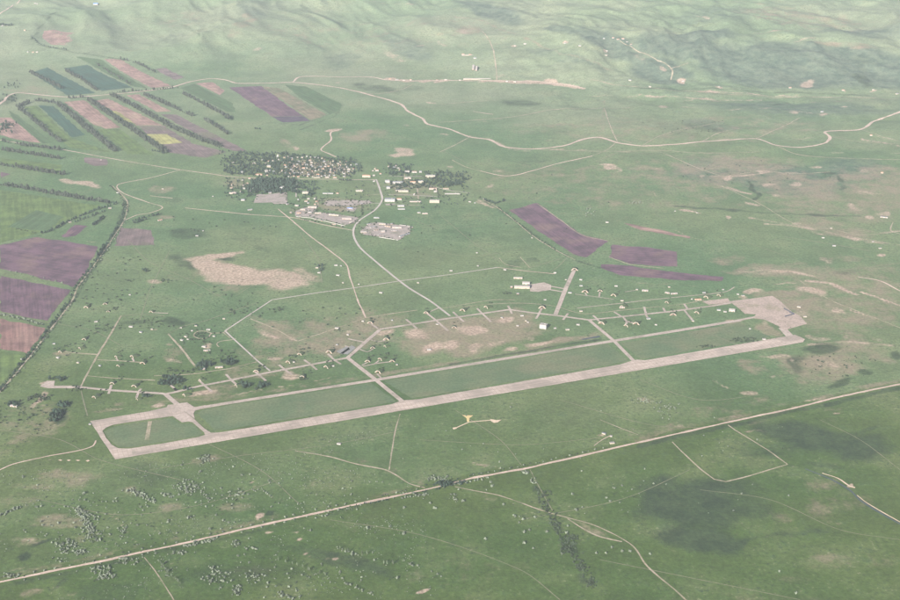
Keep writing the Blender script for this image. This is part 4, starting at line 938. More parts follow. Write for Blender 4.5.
def house(p, label, wall='white', roof='rust', L=12, W=8, H=3.2, G=2.4, rz=0, hip=False, group=None, name='house', detail=True, cat='house'):
    o = thing(name, label, cat, p, rz, group)
    part('wall', cached(('gw', L, W, H, G, wall), lambda: gable_wall(L, W, H, G, M['wall_' + wall])) if not hip else
         cached(('bw', L, W, H, wall), lambda: boxes('wall', [(-L / 2, L / 2, -W / 2, W / 2, -1, H)], M['wall_' + wall])), o)
    r = part('roof', cached(('rf', L, W, H, G, roof, hip), lambda: hip_roof(L, W, H, G, M['roof_' + roof]) if hip else gable_roof(L, W, H, G, M['roof_' + roof])), o)
    if detail:
        part('chimney', cached(('ch', H, G, W), lambda: boxes('chimney', [(L * .2, L * .2 + .8, W * .1, W * .1 + .8, H + G * .4, H + G + 1.2)], M['wall_brick'])), r)
        part('door', cached(('dr', W), lambda: boxes('door', [(-.55, .55, -W / 2 - .09, -W / 2 + .05, 0, 2.1)], M['door'])), o, (L * .05, 0, 0))
        windows(o, L, W, 1, 3, 2)
    return o

def block(p, label, L=50, W=13, floors=3, wall='white', roof='slate', rz=0, flat=True, group=None, name='apartment_block', cat='building', nwin=None):
    H = floors * 3.0 + .8
    o = thing(name, label, cat, p, rz, group)
    part('wall', cached(('bl', L, W, H, wall), lambda: boxes('wall', [(-L / 2, L / 2, -W / 2, W / 2, -1, H)], M['wall_' + wall])), o)
    if flat:
        r = part('roof', cached(('fr', L, W, H, roof), lambda: boxes('roof', [(-L / 2 - .3, L / 2 + .3, -W / 2 - .3, W / 2 + .3, H, H + .4)], M['roof_' + roof])), o)
        part('stair_hut', cached(('sh', H), lambda: boxes('stair_hut', [(-2, 2, -1.5, 1.5, H + .4, H + 2.4)], M['wall_' + wall])), r, (L * .2, 1, 0))
    else:
        part('roof', cached(('hr', L, W, H, roof), lambda: hip_roof(L, W, H, W * .22, M['roof_' + roof])), o)
    n = nwin or max(3, int(L / 8))
    windows(o, L, W, min(floors, 3), 3.0, n)
    part('door', cached(('bd', W), lambda: boxes('door', [(-.9, .9, -W / 2 - .1, -W / 2 + .05, 0, 2.3)], M['door'])), o, (L / n / 2 if n % 2 else 0, 0, 0))
    return o

def shed(p, label, L=30, W=12, H=5, wall='grey', roof='pale', rz=0, group=None, name='shed', cat='shed'):
    o = thing(name, label, cat, p, rz, group)
    G = W * .16
    part('wall', cached(('gw', L, W, H, G, wall), lambda: gable_wall(L, W, H, G, M['wall_' + wall])), o)
    part('roof', cached(('rf', L, W, H, G, roof, 0), lambda: gable_roof(L, W, H, G, M['roof_' + roof])), o)
    part('gate', cached(('gt', W), lambda: boxes('gate', [(-2, 2, -W / 2 - .12, -W / 2 + .05, 0, 3.6)], M['steel'])), o, (-L * .25, 0, 0))
    part('gate', CACHE[('gt', W)], o, (L * .25, 0, 0))
    return o

# ---- arched aircraft shelter: turfed vault, concrete front with wing walls, two steel doors
def shelter_meshes():
    w, h, L, n = 10.5, 9.2, 26.0, 12
    arc = [(w * math.cos(math.pi * i / n), h * math.sin(math.pi * i / n) ** .85) for i in range(n + 1)]
    v, f = [], []
    rings = [(0, 1.0), (L * .45, 1.0), (L * .8, .92), (L + 5, .45), (L + 10, .12)]
    for y, s in rings:
        # the earth cover spreads to a wider foot
        v += [(x * (1 + .28 * (1 - z / h)) * (.55 + .45 * s), y, z * s - (.6 if z < .01 else 0)) for x, z in arc]
    m = n + 1
    for r in range(len(rings) - 1):
        for i in range(n):
            a = r * m + i
            f.append((a, a + 1, a + 1 + m, a + m))
    vault = raw('vault', v, f, M['mound'])
    vault.polygons.foreach_set('use_smooth', np.ones(len(vault.polygons), bool))
    # front face: arch ring with depth
    v, f = [], []
    wo, ho, wi, hi = 10.9, 9.6, 9.2, 7.9
    for y in (-1.0, .8):
        for a, b in ((wo, ho), (wi, hi)):
            v += [(a * math.cos(math.pi * i / n), y, b * math.sin(math.pi * i / n) ** .8 - (.5 if i in (0, n) else 0)) for i in range(n + 1)]
    def q(k, i):
        return k * m + i
    for i in range(n):
        f += [(q(0, i), q(0, i + 1), q(1, i + 1), q(1, i)), (q(2, i), q(3, i), q(3, i + 1), q(2, i + 1)), (q(0, i), q(2, i), q(2, i + 1), q(0, i + 1)), (q(1, i), q(1, i + 1), q(3, i + 1), q(3, i))]
    front = raw('front_wall', v, f, M['shelter'])
    wing = raw('wing_wall', [(0, 0, -.5), (3.6, -1.6, -.5), (3.6, -.8, -.5), (0, 1, -.5), (0, 0, 3.6), (3.6, -1.6, 1.0), (3.6, -.8, 1.0), (0, 1, 3.6)], BOX_F, M['shelter'])
    door = boxes('door', [(0, 4.1, -.15, .15, 0, 6.0)], M['steel'])
    return vault, front, wing, door
SH = shelter_meshes()
def shelter(p, label, rz, group, s=1.0, name='aircraft_shelter'):
    o = thing(name, label, 'shelter', p, rz, group)
    o.scale = (s, s, s)
    part('vault', SH[0], o)
    part('front_wall', SH[1], o)
    part('wing_wall', SH[2], o, (10.6, -.2, 0))
    wl = part('wing_wall', SH[2], o, (-10.6, -.2, 0))
    wl.scale = (-1, 1, 1)
    part('door', SH[3], o, (4.2, 1.2, 0))
    part('door', SH[3], o, (-8.3, 1.5, 0))
    return o

# ---- low bunker / hut with a pale wall
def hut(p, label, rz, group, L=9, W=6, H=3, wall='white', roof='pale', name='hut'):
    o = thing(name, label, 'hut', p, rz, group)
    part('wall', cached(('hw', L, W, H, wall), lambda: boxes('wall', [(-L / 2, L / 2, -W / 2, W / 2, -1, H)], M['wall_' + wall])), o)
    part('roof', cached(('hrf', L, W, H, roof), lambda: raw('roof', [(-L / 2 - .4, -W / 2 - .4, H), (L / 2 + .4, -W / 2 - .4, H), (L / 2 + .4, W / 2 + .4, H), (-L / 2 - .4, W / 2 + .4, H), (-L / 2 - .4, -W / 2 - .4, H + .7), (L / 2 + .4, -W / 2 - .4, H + .7), (L / 2 + .4, W / 2 + .4, H + .25), (-L / 2 - .4, W / 2 + .4, H + .25)], BOX_F, M['roof_' + roof])), o)
    part('door', cached(('hd', W), lambda: boxes('door', [(-.6, .6, -W / 2 - .08, -W / 2 + .05, 0, 2.1)], M['door'])), o, (-L * .2, 0, 0))
    return o

ORD = ['first', 'second', 'third', 'fourth', 'fifth', 'sixth', 'seventh', 'eighth', 'ninth', 'tenth', 'eleventh', 'twelfth', 'thirteenth', 'fourteenth', 'fifteenth', 'sixteenth', 'seventeenth', 'eighteenth', 'nineteenth', 'twentieth']
def place(pxs):
    pxs = sorted(pxs)
    return list(zip(pxs, P([q[:2] for q in pxs])))

# ------------------------------------------------------------------ aircraft shelters, row by row
SHELTER_ROWS = [
    ('beside the left taxiway', [(112, 384), (134, 387), (94, 398), (137, 400), (184, 396), (200, 381)]),
    ('above the left taxiway', [(79.5, 349), (116, 357.5), (132, 357.5), (118, 366.5), (142.5, 364), (86, 308), (105, 304.5), (151, 312.5), (108, 312), (84, 340), (60, 352.5)]),
    ('along the lower middle taxiway', [(299.5, 355), (329, 353), (288, 363), (326, 368), (302, 378), (236, 386.5), (256, 372)]),
    ('right of the diagonal taxiway', [(367.5, 362), (380, 360), (392, 362), (378, 373), (372.5, 348.5), (386, 340), (385, 347)]),
    ('above the upper taxiway', [(370, 323.5), (426, 313.5), (462.5, 311), (486, 308), (454, 328)]),
    ('on the right-hand service roads', [(585, 292.5), (600, 291.5), (613.5, 296), (622, 307.5), (666.7, 303), (706, 298), (718.7, 296)]),
    ('below the taxiway near the right apron', [(673, 315.5), (696.7, 313.3), (636, 324.5), (626, 326.5), (601.5, 324)]),
]
SHELTERS = []
for row, pxs in SHELTER_ROWS:
    for i, (q, p) in enumerate(place(pxs)):
        small = q in ((108, 312), (118, 366.5), (84, 340), (385, 347), (60, 352.5), (137, 400), (454, 328))
        shelter(p, '%sarched aircraft shelter, %s from left %s' % ('small ' if small else '', ORD[i], row), R(-20 + random.uniform(-38, 30)), 'aircraft shelters around the airfield', (.7 if small else 1.0) * random.uniform(.66, 1.0))
        SHELTERS.append((p[0], p[1]))
# yellow-topped shelter at the bend, and two on the stub taxiway
for i, (px, lab) in enumerate([((542, 308.5), 'aircraft shelter with a yellowish front at the taxiway bend'), ((574.5, 270.5), 'aircraft shelter closing the top of the stub taxiway')]):
    shelter(P([px])[0], lab, R(-5), 'aircraft shelters around the airfield', 1.05)

# ------------------------------------------------------------------ small huts and bunkers
HUT_ROWS = [
    ('around the ring track', [(196, 326), (181, 328), (208.5, 330), (214, 336.5), (186, 337), (188, 339.5), (182, 340.5), (209, 350.5), (204, 347), (192, 331), (224, 319)]),
    ('on the left grassland', [(131, 327), (141, 332.5), (152, 329.5), (130, 295), (101, 160), (118, 193), (163, 189), (213, 196.5), (197, 236), (203, 231)]),
    ('by the road down from the village', [(317, 268), (319, 273), (336, 265.5), (338, 275.5), (343, 283), (359, 284.5), (381, 293), (418, 283), (341, 266)]),
    ('near the stub taxiway', [(566, 280), (581, 280), (581, 286), (583, 291.5), (555, 273), (545, 300), (581, 311.5), (570, 293)]),
    ('on the grass inside the taxiway bend', [(517.5, 326), (522, 316), (528, 322.5), (555, 328.5), (567.5, 330), (578, 325), (502, 318), (526, 321)]),
    ('among the right-hand shelters', [(616, 286.3), (637, 289.8), (622, 301), (648.5, 319), (656, 325), (693, 321.3), (669, 287.3), (723, 289.8), (718.7, 310.3), (725, 312), (704, 293)]),
    ('close to the large apron', [(692, 299.3), (743, 296), (738, 294.5), (799, 307.3), (805, 317), (764, 339.5), (750, 329)]),
    ('along the diagonal taxiway', [(337, 328.5), (294, 362.3), (333, 366.3), (363, 321.5), (392, 320.5), (348, 335), (337, 345), (397, 365), (429, 350), (437, 324.5)]),
    ('by the straight track at left', [(96, 322), (78, 363), (100, 366), (54, 344), (58, 358), (22, 359.5), (90, 424.5)]),
    ('on the far right slope', [(831, 228.5), (873, 242), (880, 248.5), (834, 246), (823, 238), (675, 211.3), (697, 213), (607, 222.5), (532, 238)]),
    ('in the foreground grass', [(611, 436.5), (612, 443.5), (339, 444.3), (604, 434)]),
    ('along the ditch right of the village', [(470, 202), (475, 203), (484, 199), (477, 253), (478, 266), (451, 271), (505, 270)]),
]
for row, pxs in HUT_ROWS:
    for i, (q, p) in enumerate(place(pxs)):
        L, W, H = random.choice([(9, 6, 3), (12, 7, 3.4), (7, 6, 2.8), (14, 8, 3.6)])
        hut(p, 'small pale flat-roofed hut, %s from left of those %s' % (ORD[i], row), R(random.uniform(-35, 20)), 'small huts and bunkers', L, W, H, random.choice(['white', 'white', 'cream']), random.choice(['pale', 'pale', 'slate']))

# ------------------------------------------------------------------ larger airfield buildings
def at(px):
    return P([px])[0]
block(at((543.5, 328)), 'tall white hangar with dark blue shadow side inside the taxiway bend', 26, 20, 5, 'white', 'pale', R(-22), name='hangar', cat='hangar', nwin=3)
shed(at((732, 311)), 'large white shed left of the big apron', 22, 16, 7, 'white', 'pale', R(-15))
shed(at((522, 288)), 'long cream hangar, front one of the hangar complex', 62, 16, 8, 'cream', 'pale', R(-4), name='hangar', cat='hangar')
shed(at((526, 284)), 'white hangar hall, rear one of the hangar complex', 30, 14, 8, 'white', 'pale', R(-4), name='hangar', cat='hangar')
shed(at((518, 278.5)), 'long low cream building above the hangar complex', 36, 10, 5, 'cream', 'pale', R(-4))
shed(at((511.5, 287.5)), 'small white shed left of the hangar complex', 9, 8, 5, 'white', 'pale', R(0))
shed(at((529, 287)), 'dark workshop between hangar complex and its apron', 8, 26, 6, 'grey', 'tar', R(-12), name='workshop')
shed(at((518, 294)), 'small grey shed below the hangar complex', 10, 7, 3.5, 'grey', 'slate', R(-20))
shed(at((667.5, 293.3)), 'white building, left wing of the angled pair by the service road', 18, 8, 4, 'white', 'pale', R(-28))
shed(at((674, 294)), 'white building, right wing of the angled pair by the service road', 26, 8, 4, 'white', 'pale', R(10))
shed(at((645, 291)), 'long white shed on the short stub', 24, 9, 4.5, 'white', 'pale', R(-5))
shed(at((622, 308)), 'white shed with a pinkish annex by the service track', 20, 7, 3.5, 'pinkish', 'pale', R(0))
shed(at((698, 300)), 'cream shed with rust roof by the left pad of the apron', 26, 8, 4, 'cream', 'rust', R(5))
shed(at((14, 406.5)), 'white low barn at the far left edge', 24, 9, 4, 'white', 'pale', R(-12), name='barn', cat='barn')
shed(at((219, 367.8)), 'long pale building on the track beside tree clumps', 26, 8, 4, 'cream', 'pale', R(8))
shed(at((203, 369.5)), 'grey shed inside the tree clump below the diagonal track', 14, 8, 4, 'grey', 'pale', R(8))
shed(at((206, 351)), 'pale ruined shed below the ring', 16, 7, 3.5, 'white', 'pale', R(-5))
shed(at((884, 217.5)), 'white farm building with dark roof at the right edge', 34, 10, 5, 'white', 'tar', R(-22), name='barn', cat='barn')
shed(at((160, 220.5)), 'white farmhouse with rust roof beside the canal trees', 20, 9, 4, 'white', 'rust', R(35), name='barn', cat='barn')
shed(at((110, 208.5)), 'small white barn at the end of the windbreak', 14, 8, 4, 'white', 'pale', R(10), name='barn', cat='barn')
shed(at((70, 222.5)), 'pale shed in the hedge above the small purple plot', 12, 7, 3.5, 'white', 'pale', R(30))
shed(at((250, 210)), 'pair of white sheds joined by a yard left of the paved square', 22, 9, 4, 'white', 'slate', R(20))
# dark V-shaped blast wall on the apron
bw = thing('blast_wall', 'dark V-shaped blast wall standing on the large apron', 'blast wall', at((794, 314.5)), 0)
tip, a1, a2 = at((794, 314.5)), at((784, 309)), at((785, 317)), 
for q in (a1, a2):
    d = q - tip
    L = float(np.hypot(d[0], d[1]))
    part('panel', boxes('panel', [(0, L, -2.2, 2.2, -.5, 3.6)], M['roof_tar']), bw, (0, 0, .9), math.atan2(d[1], d[0]))
bw2 = at((789.5, 313))
d = bw2 - tip
part('panel', boxes('panel', [(3, float(np.hypot(d[0], d[1])), -1.5, 1.5, -.5, 3.0)], M['roof_tar']), bw, (0, 0, .9), math.atan2(d[1], d[0]))

# ------------------------------------------------------------------ village: blocks, depot and works yard
TOWN = [  # px, length m, width, floors, wall, roof, rot deg, label
    ((430.5, 177.3), 50, 14, 4, 'cream', 'slate', -3, 'long cream apartment block at the upper right of the village'),
    ((387.5, 182.5), 24, 14, 4, 'white', 'slate', -3, 'short white block beside the village road, upper one'),
    ((398, 183.5), 54, 12, 3, 'white', 'slate', -2, 'long white block with grey roof right of the short one'),
    ((402, 191.6), 64, 14, 3, 'cream', 'tar', -3, 'long cream block with a dark roof in the middle row'),
    ((390, 201), 50, 26, 4, 'white', 'slate', -3, 'largest white block with a hipped roof beside the road bend'),
    ((399.3, 199.8), 24, 12, 2, 'white', 'rust', -3, 'low white annex right of the largest block'),
    ((413, 183.3), 30, 12, 3, 'cream', 'rust', -3, 'cream block, left of the central pair'),
    ((420.8, 183), 26, 14, 4, 'cream', 'slate', -3, 'cream block, right of the central pair'),
    ((407.3, 172.5), 24, 12, 3, 'white', 'pale', -3, 'white block, leftmost of the top row'),
    ((414.5, 172.5), 26, 11, 2, 'white', 'brown', -3, 'white block, second in the top row'),
    ((420.5, 172.3), 14, 11, 2, 'white', 'slate', -3, 'small white block, third in the top row'),
    ((388.3, 188.5), 18, 13, 3, 'white', 'slate', 0, 'white block by the road below the short one'),
    ((408, 178.6), 32, 11, 2, 'pinkish', 'pale', -3, 'low pinkish block inside the central yard'),
    ((433, 189.3), 38, 10, 2, 'pinkish', 'brown', -3, 'low pinkish block left of the trees on the right'),
    ((435.5, 192), 16, 9, 2, 'white', 'pale', -3, 'small white block below the low pinkish one'),
    ((446, 188.9), 30, 9, 1, 'cream', 'brown', -3, 'single-storey cream building under the right-hand trees'),
    ((452.5, 194), 78, 9, 1, 'white', 'pale', 2, 'very long low white building at the right end of the village'),
    ((434.5, 202.4), 48, 16, 4, 'cream', 'pale', -2, 'big cream block alone on the grass at right'),
    ((415.5, 201.8), 56, 10, 1, 'pinkish', 'pale', -2, 'long low pinkish building left of the lone cream block'),
    ((414, 195.2), 8, 8, 2, 'white', 'pale', 0, 'small white cube between the long buildings'),
    ((401, 206.5), 32, 9, 2, 'white', 'slate', 0, 'white pair of barracks, upper'),
    ((401.5, 209.3), 34, 9, 1, 'white', 'slate', 0, 'white pair of barracks, lower'),
    ((376.5, 218), 26, 9, 1, 'white', 'slate', -8, 'low white building above the walled depot'),
    ((419, 213), 16, 9, 1, 'cream', 'slate', -8, 'cream hut with pale yard right of the barracks'),
    ((425, 213.8), 26, 7, 1, 'pinkish', 'pale', 0, 'long low pinkish shed right of the cream hut'),
    ((366.5, 177), 42, 13, 3, 'cream', 'rust', -4, 'cream block with a dark gable end on the main street'),
    ((359.5, 191.3), 36, 11, 2, 'cream', 'pale', -3, 'cream block alone on the green below the main street'),
    ((328, 193.7), 52, 8, 1, 'white', 'slate', -3, 'low colonnaded white building on the green'),
    ((337.5, 193.6), 12, 8, 1, 'pinkish', 'rust', 0, 'small pinkish hut right of the colonnaded building'),
    ((305.5, 193.5), 30, 12, 3, 'cream', 'pale', -3, 'cream block inside the small grove'),
    ((377, 171), 18, 10, 2, 'white', 'rust', 0, 'white block above the road end'),
    ((374, 181.5), 12, 9, 1, 'white', 'pale', 0, 'white shop at the head of the village road'),
    ((282, 189), 36, 14, 4, 'white', 'slate', -3, 'white block above the paved square'),
    ((254, 189), 30, 12, 2, 'white', 'slate', -6, 'white block among the dark trees left of the square'),
    ((233, 193.5), 34, 14, 2, 'pinkish', 'pale', -5, 'pinkish building at the left end of the lower village'),
    ((243, 200.5), 18, 11, 2, 'white', 'slate', 0, 'white house alone left of the paved square'),
    ((277.8, 158), 9, 9, 6, 'white', 'pale', 0, 'slim white tower among the upper village trees'),
    ((242, 173), 12, 10, 3, 'white', 'slate', 0, 'white house with dark side by the main street'),
    ((269, 167), 20, 12, 3, 'cream', 'slate', -5, 'cream block in the middle of the upper trees'),
    ((267, 172.3), 22, 12, 3, 'white', 'pale', -5, 'white block just below the cream one in the upper trees'),
    ((233, 163), 15, 9, 1, 'cream', 'pale', 0, 'lone cream house in the trees at the upper left of the village'),
    ((254, 163.5), 16, 9, 1, 'pinkish', 'pale', 0, 'pinkish house in the middle of the upper left trees'),
    ((259, 174.8), 36, 14, 1, 'pinkish', 'rust', -4, 'low pinkish hall on the main street'),
    ((317, 177.5), 34, 10, 1, 'cream', 'pale', -3, 'long cream row house on the main street, left'),
    ((327, 177.5), 24, 10, 1, 'pinkish', 'pale', -3, 'pinkish row house on the main street, middle'),
    ((335, 178), 20, 10, 1, 'white', 'rust', -3, 'white row house on the main street, right'),
]
for px, L, W, fl, wl, rf, rz, lab in TOWN:
    block(at(px), lab, L, W, fl, wl, rf, R(rz), flat=rf in ('pale', 'tar') or fl > 3, group='larger buildings of the village')

# depot compound: sheds and wall
DEPOT = [
    ((404.5, 235.5), 62, 9, 4, 'white', 'slate', 47, 'long shed closing the right side of the walled depot'),
    ((382.5, 224.5), 30, 10, 5, 'cream', 'pale', -8, 'pale shed at the top of the walled depot'),
    ((388, 226.8), 30, 8, 4, 'cream', 'brown', -25, 'slanting brown-roofed shed in the walled depot'),
    ((397, 228), 42, 10, 5, 'pinkish', 'pale', -4, 'long pinkish shed at the upper right of the walled depot'),
    ((383, 232), 18, 14, 6, 'white', 'pale', 10, 'white shed in the middle of the walled depot'),
    ((391.5, 224.3), 10, 8, 4, 'white', 'slate', 0, 'small white shed on the upper wall of the depot'),
    ((394, 231), 26, 6, 3, 'cream', 'slate', -5, 'narrow pale canopy inside the walled depot'),
    ((363.5, 232.5), 28, 16, 4, 'cream', 'pale', 12, 'pale ruined shed at the left of the walled depot'),
    ((369, 224.5), 18, 8, 4, 'white', 'slate', 30, 'small white shed at the upper left of the walled depot'),
    ((373, 227.5), 30, 8, 4, 'grey', 'slate', 35, 'grey slanting shed at the left of the walled depot'),
    ((376, 230.5), 24, 8, 4, 'grey', 'brown', 35, 'brownish slanting shed at the left of the walled depot'),
    ((379.5, 235.3), 14, 7, 4, 'white', 'slate', 30, 'white gatehouse at the lower left of the walled depot'),
    ((412, 227.5), 9, 7, 3, 'white', 'slate', 0, 'small white hut outside the depot corner'),
    ((312.5, 207.5), 42, 12, 5, 'pinkish', 'pale', -4, 'pinkish shed at the upper end of the works yard'),
    ((297, 206), 18, 10, 5, 'white', 'pale', -20, 'white shed at the upper left of the works yard'),
    ((303, 210), 24, 10, 5, 'cream', 'pale', -8, 'cream shed at the left of the works yard'),
    ((310, 212.8), 18, 8, 5, 'white', 'slate', -10, 'white shed under the pinkish one in the works yard'),
    ((299, 213.5), 20, 8, 4, 'pinkish', 'rust', -8, 'rust-roofed shed at the lower left of the works yard'),
    ((291, 213), 10, 7, 4, 'white', 'pale', -30, 'white hut at the left tip of the works yard'),
    ((334, 215.5), 50, 9, 5, 'cream', 'pale', -16, 'long cream shed in the middle of the works yard'),
    ((318, 213.5), 30, 9, 5, 'cream', 'pale', 6, 'cream shed left of the long one in the works yard'),
    ((347, 219), 44, 12, 4, 'pinkish', 'pale', -8, 'pinkish shed at the right of the works yard'),
    ((351, 222.8), 16, 7, 4, 'white', 'pale', -10, 'small white shed at the right tip of the works yard'),
    ((350, 208.8), 26, 10, 4, 'pinkish', 'blue', -4, 'shed with a blue roof among the hedges above the works yard'),
    ((361.8, 204.3), 10, 8, 5, 'white', 'slate', 0, 'white pump house on the hedge line'),
    ((300.5, 217), 9, 6, 3, 'white', 'slate', -12, 'white garage outside the works yard, first from left'),
    ((315.5, 219.6), 14, 6, 3, 'white', 'slate', -14, 'white garage outside the works yard, second from left'),
    ((322, 221), 10, 6, 3, 'white', 'slate', -14, 'white garage outside the works yard, third from left'),
    ((334, 224.6), 18, 6, 3, 'white', 'brown', -12, 'white garage outside the works yard, fourth from left'),
    ((342, 226.3), 9, 6, 3, 'white', 'slate', -12, 'white garage outside the works yard, rightmost'),
    ((287.5, 204.5), 12, 8, 4, 'white', 'slate', 40, 'white house at the corner of the paved square'),
    ((270, 193.3), 14, 9, 5, 'white', 'slate', 20, 'white kiosk on the upper edge of the paved square'),
]
for px, L, W, H, wl, rf, rz, lab in DEPOT:
    shed(at(px), lab, L, W, H, wl, rf, R(rz), group='sheds of the depot and works yard')
def wall_run(px, lab, h=2.4, mat='wall_grey'):
    w = P(px)
    o = thing('boundary_wall', lab, 'wall', tuple(w[0]), 0)
    for a, b in zip(w[:-1], w[1:]):
        d = b - a
        L = float(np.hypot(d[0], d[1]))
        z = float(hs(a[0], a[1]))
        part('wall_panel', boxes('wall_panel', [(.2, L, -.2, .2, -1, h)], M[mat]), o, tuple(a - w[0]), math.atan2(d[1], d[0]))
wall_run([(379, 237.3), (398, 240.3), (400.5, 239)], 'grey boundary wall along the front of the depot')
wall_run([(411, 226.5), (399, 225)], 'grey boundary wall at the back of the depot')
wall_run([(296, 216.8), (310, 218), (333, 223.2), (345, 226)], 'grey boundary wall along the front of the works yard')

# village houses
HV = [('white', 'rust'), ('white', 'pale'), ('cream', 'slate'), ('white', 'slate'), ('cream', 'brown'), ('pinkish', 'pale'), ('white', 'brown')]
HS = [(12, 8, 3.2, 2.4), (15, 9, 3.4, 2.6), (10, 8, 3.0, 2.2)]
up_poly = [(283, 156), (310, 156.5), (330, 159), (354, 161.5), (359, 168), (350, 177), (300, 177.5), (283, 177)]
taken = [np.array(t[0]) for t in TOWN]
def in_px(poly, n, dmin, seed):
    r = np.random.default_rng(seed)
    a = np.array(poly)
    out, tries = [], 0
    while len(out) < n and tries < n * 60:
        tries += 1
        q = np.array([r.uniform(a[:, 0].min(), a[:, 0].max()), r.uniform(a[:, 1].min(), a[:, 1].max())])
        if not pip(q[:1], q[1:], poly)[0]:
            continue
        if all(abs(q[0] - t[0]) / dmin > 1 or abs(q[1] - t[1]) / (dmin * .5) > 1 for t in out + taken):
            out.append(q)
    return out
HOUSES = []
for poly, n, where, seed in [(up_poly, 95, 'in the dense upper part of the village', 1), ([(260, 160), (283, 158), (283, 177), (262, 176)], 12, 'under the trees in the middle of the village', 2),
                             ([(296, 199), (322, 198), (322, 205), (300, 205)], 7, 'on the slope above the works yard', 3), ([(225, 176), (262, 179), (258, 192), (226, 196)], 12, 'in the lower left gardens of the village', 4),
                             ([(366, 166), (384, 168), (384, 176), (372, 176)], 4, 'above the head of the village road', 5), ([(388, 165), (400, 166), (400, 173), (390, 173)], 5, 'in the small grove above the blocks', 6)]:
    pts = sorted([tuple(q) for q in in_px(poly, n, 3.0, seed)])
    for i, (q, p) in enumerate(zip(pts, P(pts))):
        wl, rf = HV[(i * 3 + seed) % len(HV)]
        L, W, H, G = HS[(i + seed) % 3]
        house(p, '%s house with %s roof %s' % (wl, {'slate': 'grey', 'pale': 'pale', 'rust': 'rusty', 'brown': 'brown'}[rf], where), wl, rf, L, W, H, G, R(random.choice([-6, 82]) + random.uniform(-10, 10)), i % 4 == 0,
              '%s houses with %s roofs %s' % (wl, rf, where))
        HOUSES.append(q)

# farms and hamlets far off
FAR = [
    ('by the upper left corner road', [(35, 3.5), (37, 4), (4, 24.5), (7, 25.5), (2, 26), (25, 30.5), (28, 52), (33, 52.5), (37, 52.3)]),
    ('in the roadside settlement under the hills', [(390, 79.3), (397, 80), (404, 80.7), (411, 80), (437, 80.3), (446, 80), (460, 80.6), (507, 81.5), (515, 82)]),
    ('on the hillside above the settlement', [(463, 54.5), (470, 55), (475, 58.3), (515, 46), (525, 44), (565, 43.5), (580, 46)]),
    ('in the hamlet at the top of the scarp', [(604, 38.5), (613, 38), (618, 39.5), (623, 39), (627, 42), (631, 44.5), (607, 51), (606, 55.5)]),
    ('along the foot of the scarp', [(630, 80.5), (650, 87), (683, 81.5), (719, 87), (790, 88), (843, 90.5), (873, 90), (897, 94)]),
    ('on the open slope at right', [(871, 135.5), (822, 112), (882, 173)]),
]
for row, pxs in FAR:
    for i, (q, p) in enumerate(place(pxs)):
        L, W, H, G = random.choice([(16, 9, 4, 3), (20, 10, 4, 3), (13, 9, 3.5, 2.5)])
        house(p, 'distant pale house, %s from left %s' % (ORD[i], row), random.choice(['white', 'cream', 'white']), random.choice(['pale', 'rust', 'slate']), L, W, H, G, R(random.uniform(-30, 30)), False, 'distant houses and farms', detail=False)
shed(at((96, 4.5)), 'two-bay hall with a bright blue roof at the top edge', 40, 36, 9, 'white', 'blue', R(0), name='hall', cat='hall')
shed(at((477, 79.3)), 'very long low pale barn beside the foothill road', 190, 16, 6, 'cream', 'pale', R(0), name='barn', cat='barn')
shed(at((473.5, 68)), 'long pale barn standing end-on above the road, left of two', 14, 120, 5, 'cream', 'pale', R(-4), name='barn', cat='barn')
shed(at((476.5, 69)), 'long pale barn standing end-on above the road, right of two', 14, 110, 5, 'cream', 'pale', R(-4), name='barn', cat='barn')
shed(at((468, 55.3)), 'low pale barn on the hillside above the end-on barns', 90, 12, 4, 'cream', 'pale', R(0), name='barn', cat='barn')

# ------------------------------------------------------------------ trees and shrubs
M['bark'] = mat_plain('bark', (.11, .085, .065), .2, 1)
M['leaf_windbreak'] = mat_leaf('leaf_windbreak', (.054, .060, .044), (.020, .030, .023))
M['leaf_dark'] = mat_leaf('leaf_dark', (.012, .025, .018), (.029, .046, .031))
M['leaf_grey'] = mat_leaf('leaf_grey', (.165, .182, .140), (.095, .118, .080))
M['leaf_bush'] = mat_leaf('leaf_bush', (.024, .038, .022), (.048, .064, .036))
M['leaf_poplar'] = mat_leaf('leaf_poplar', (.085, .105, .065), (.055, .075, .045))

def ico():
    import bmesh
    bm = bmesh.new()
    bmesh.ops.create_icosphere(bm, subdivisions=1, radius=1)
    v = np.array([q.co[:] for q in bm.verts])
    f = np.array([[q.index for q in t.verts] for t in bm.faces])
    bm.free()
    return v, f
ICO_V, ICO_F = ico()

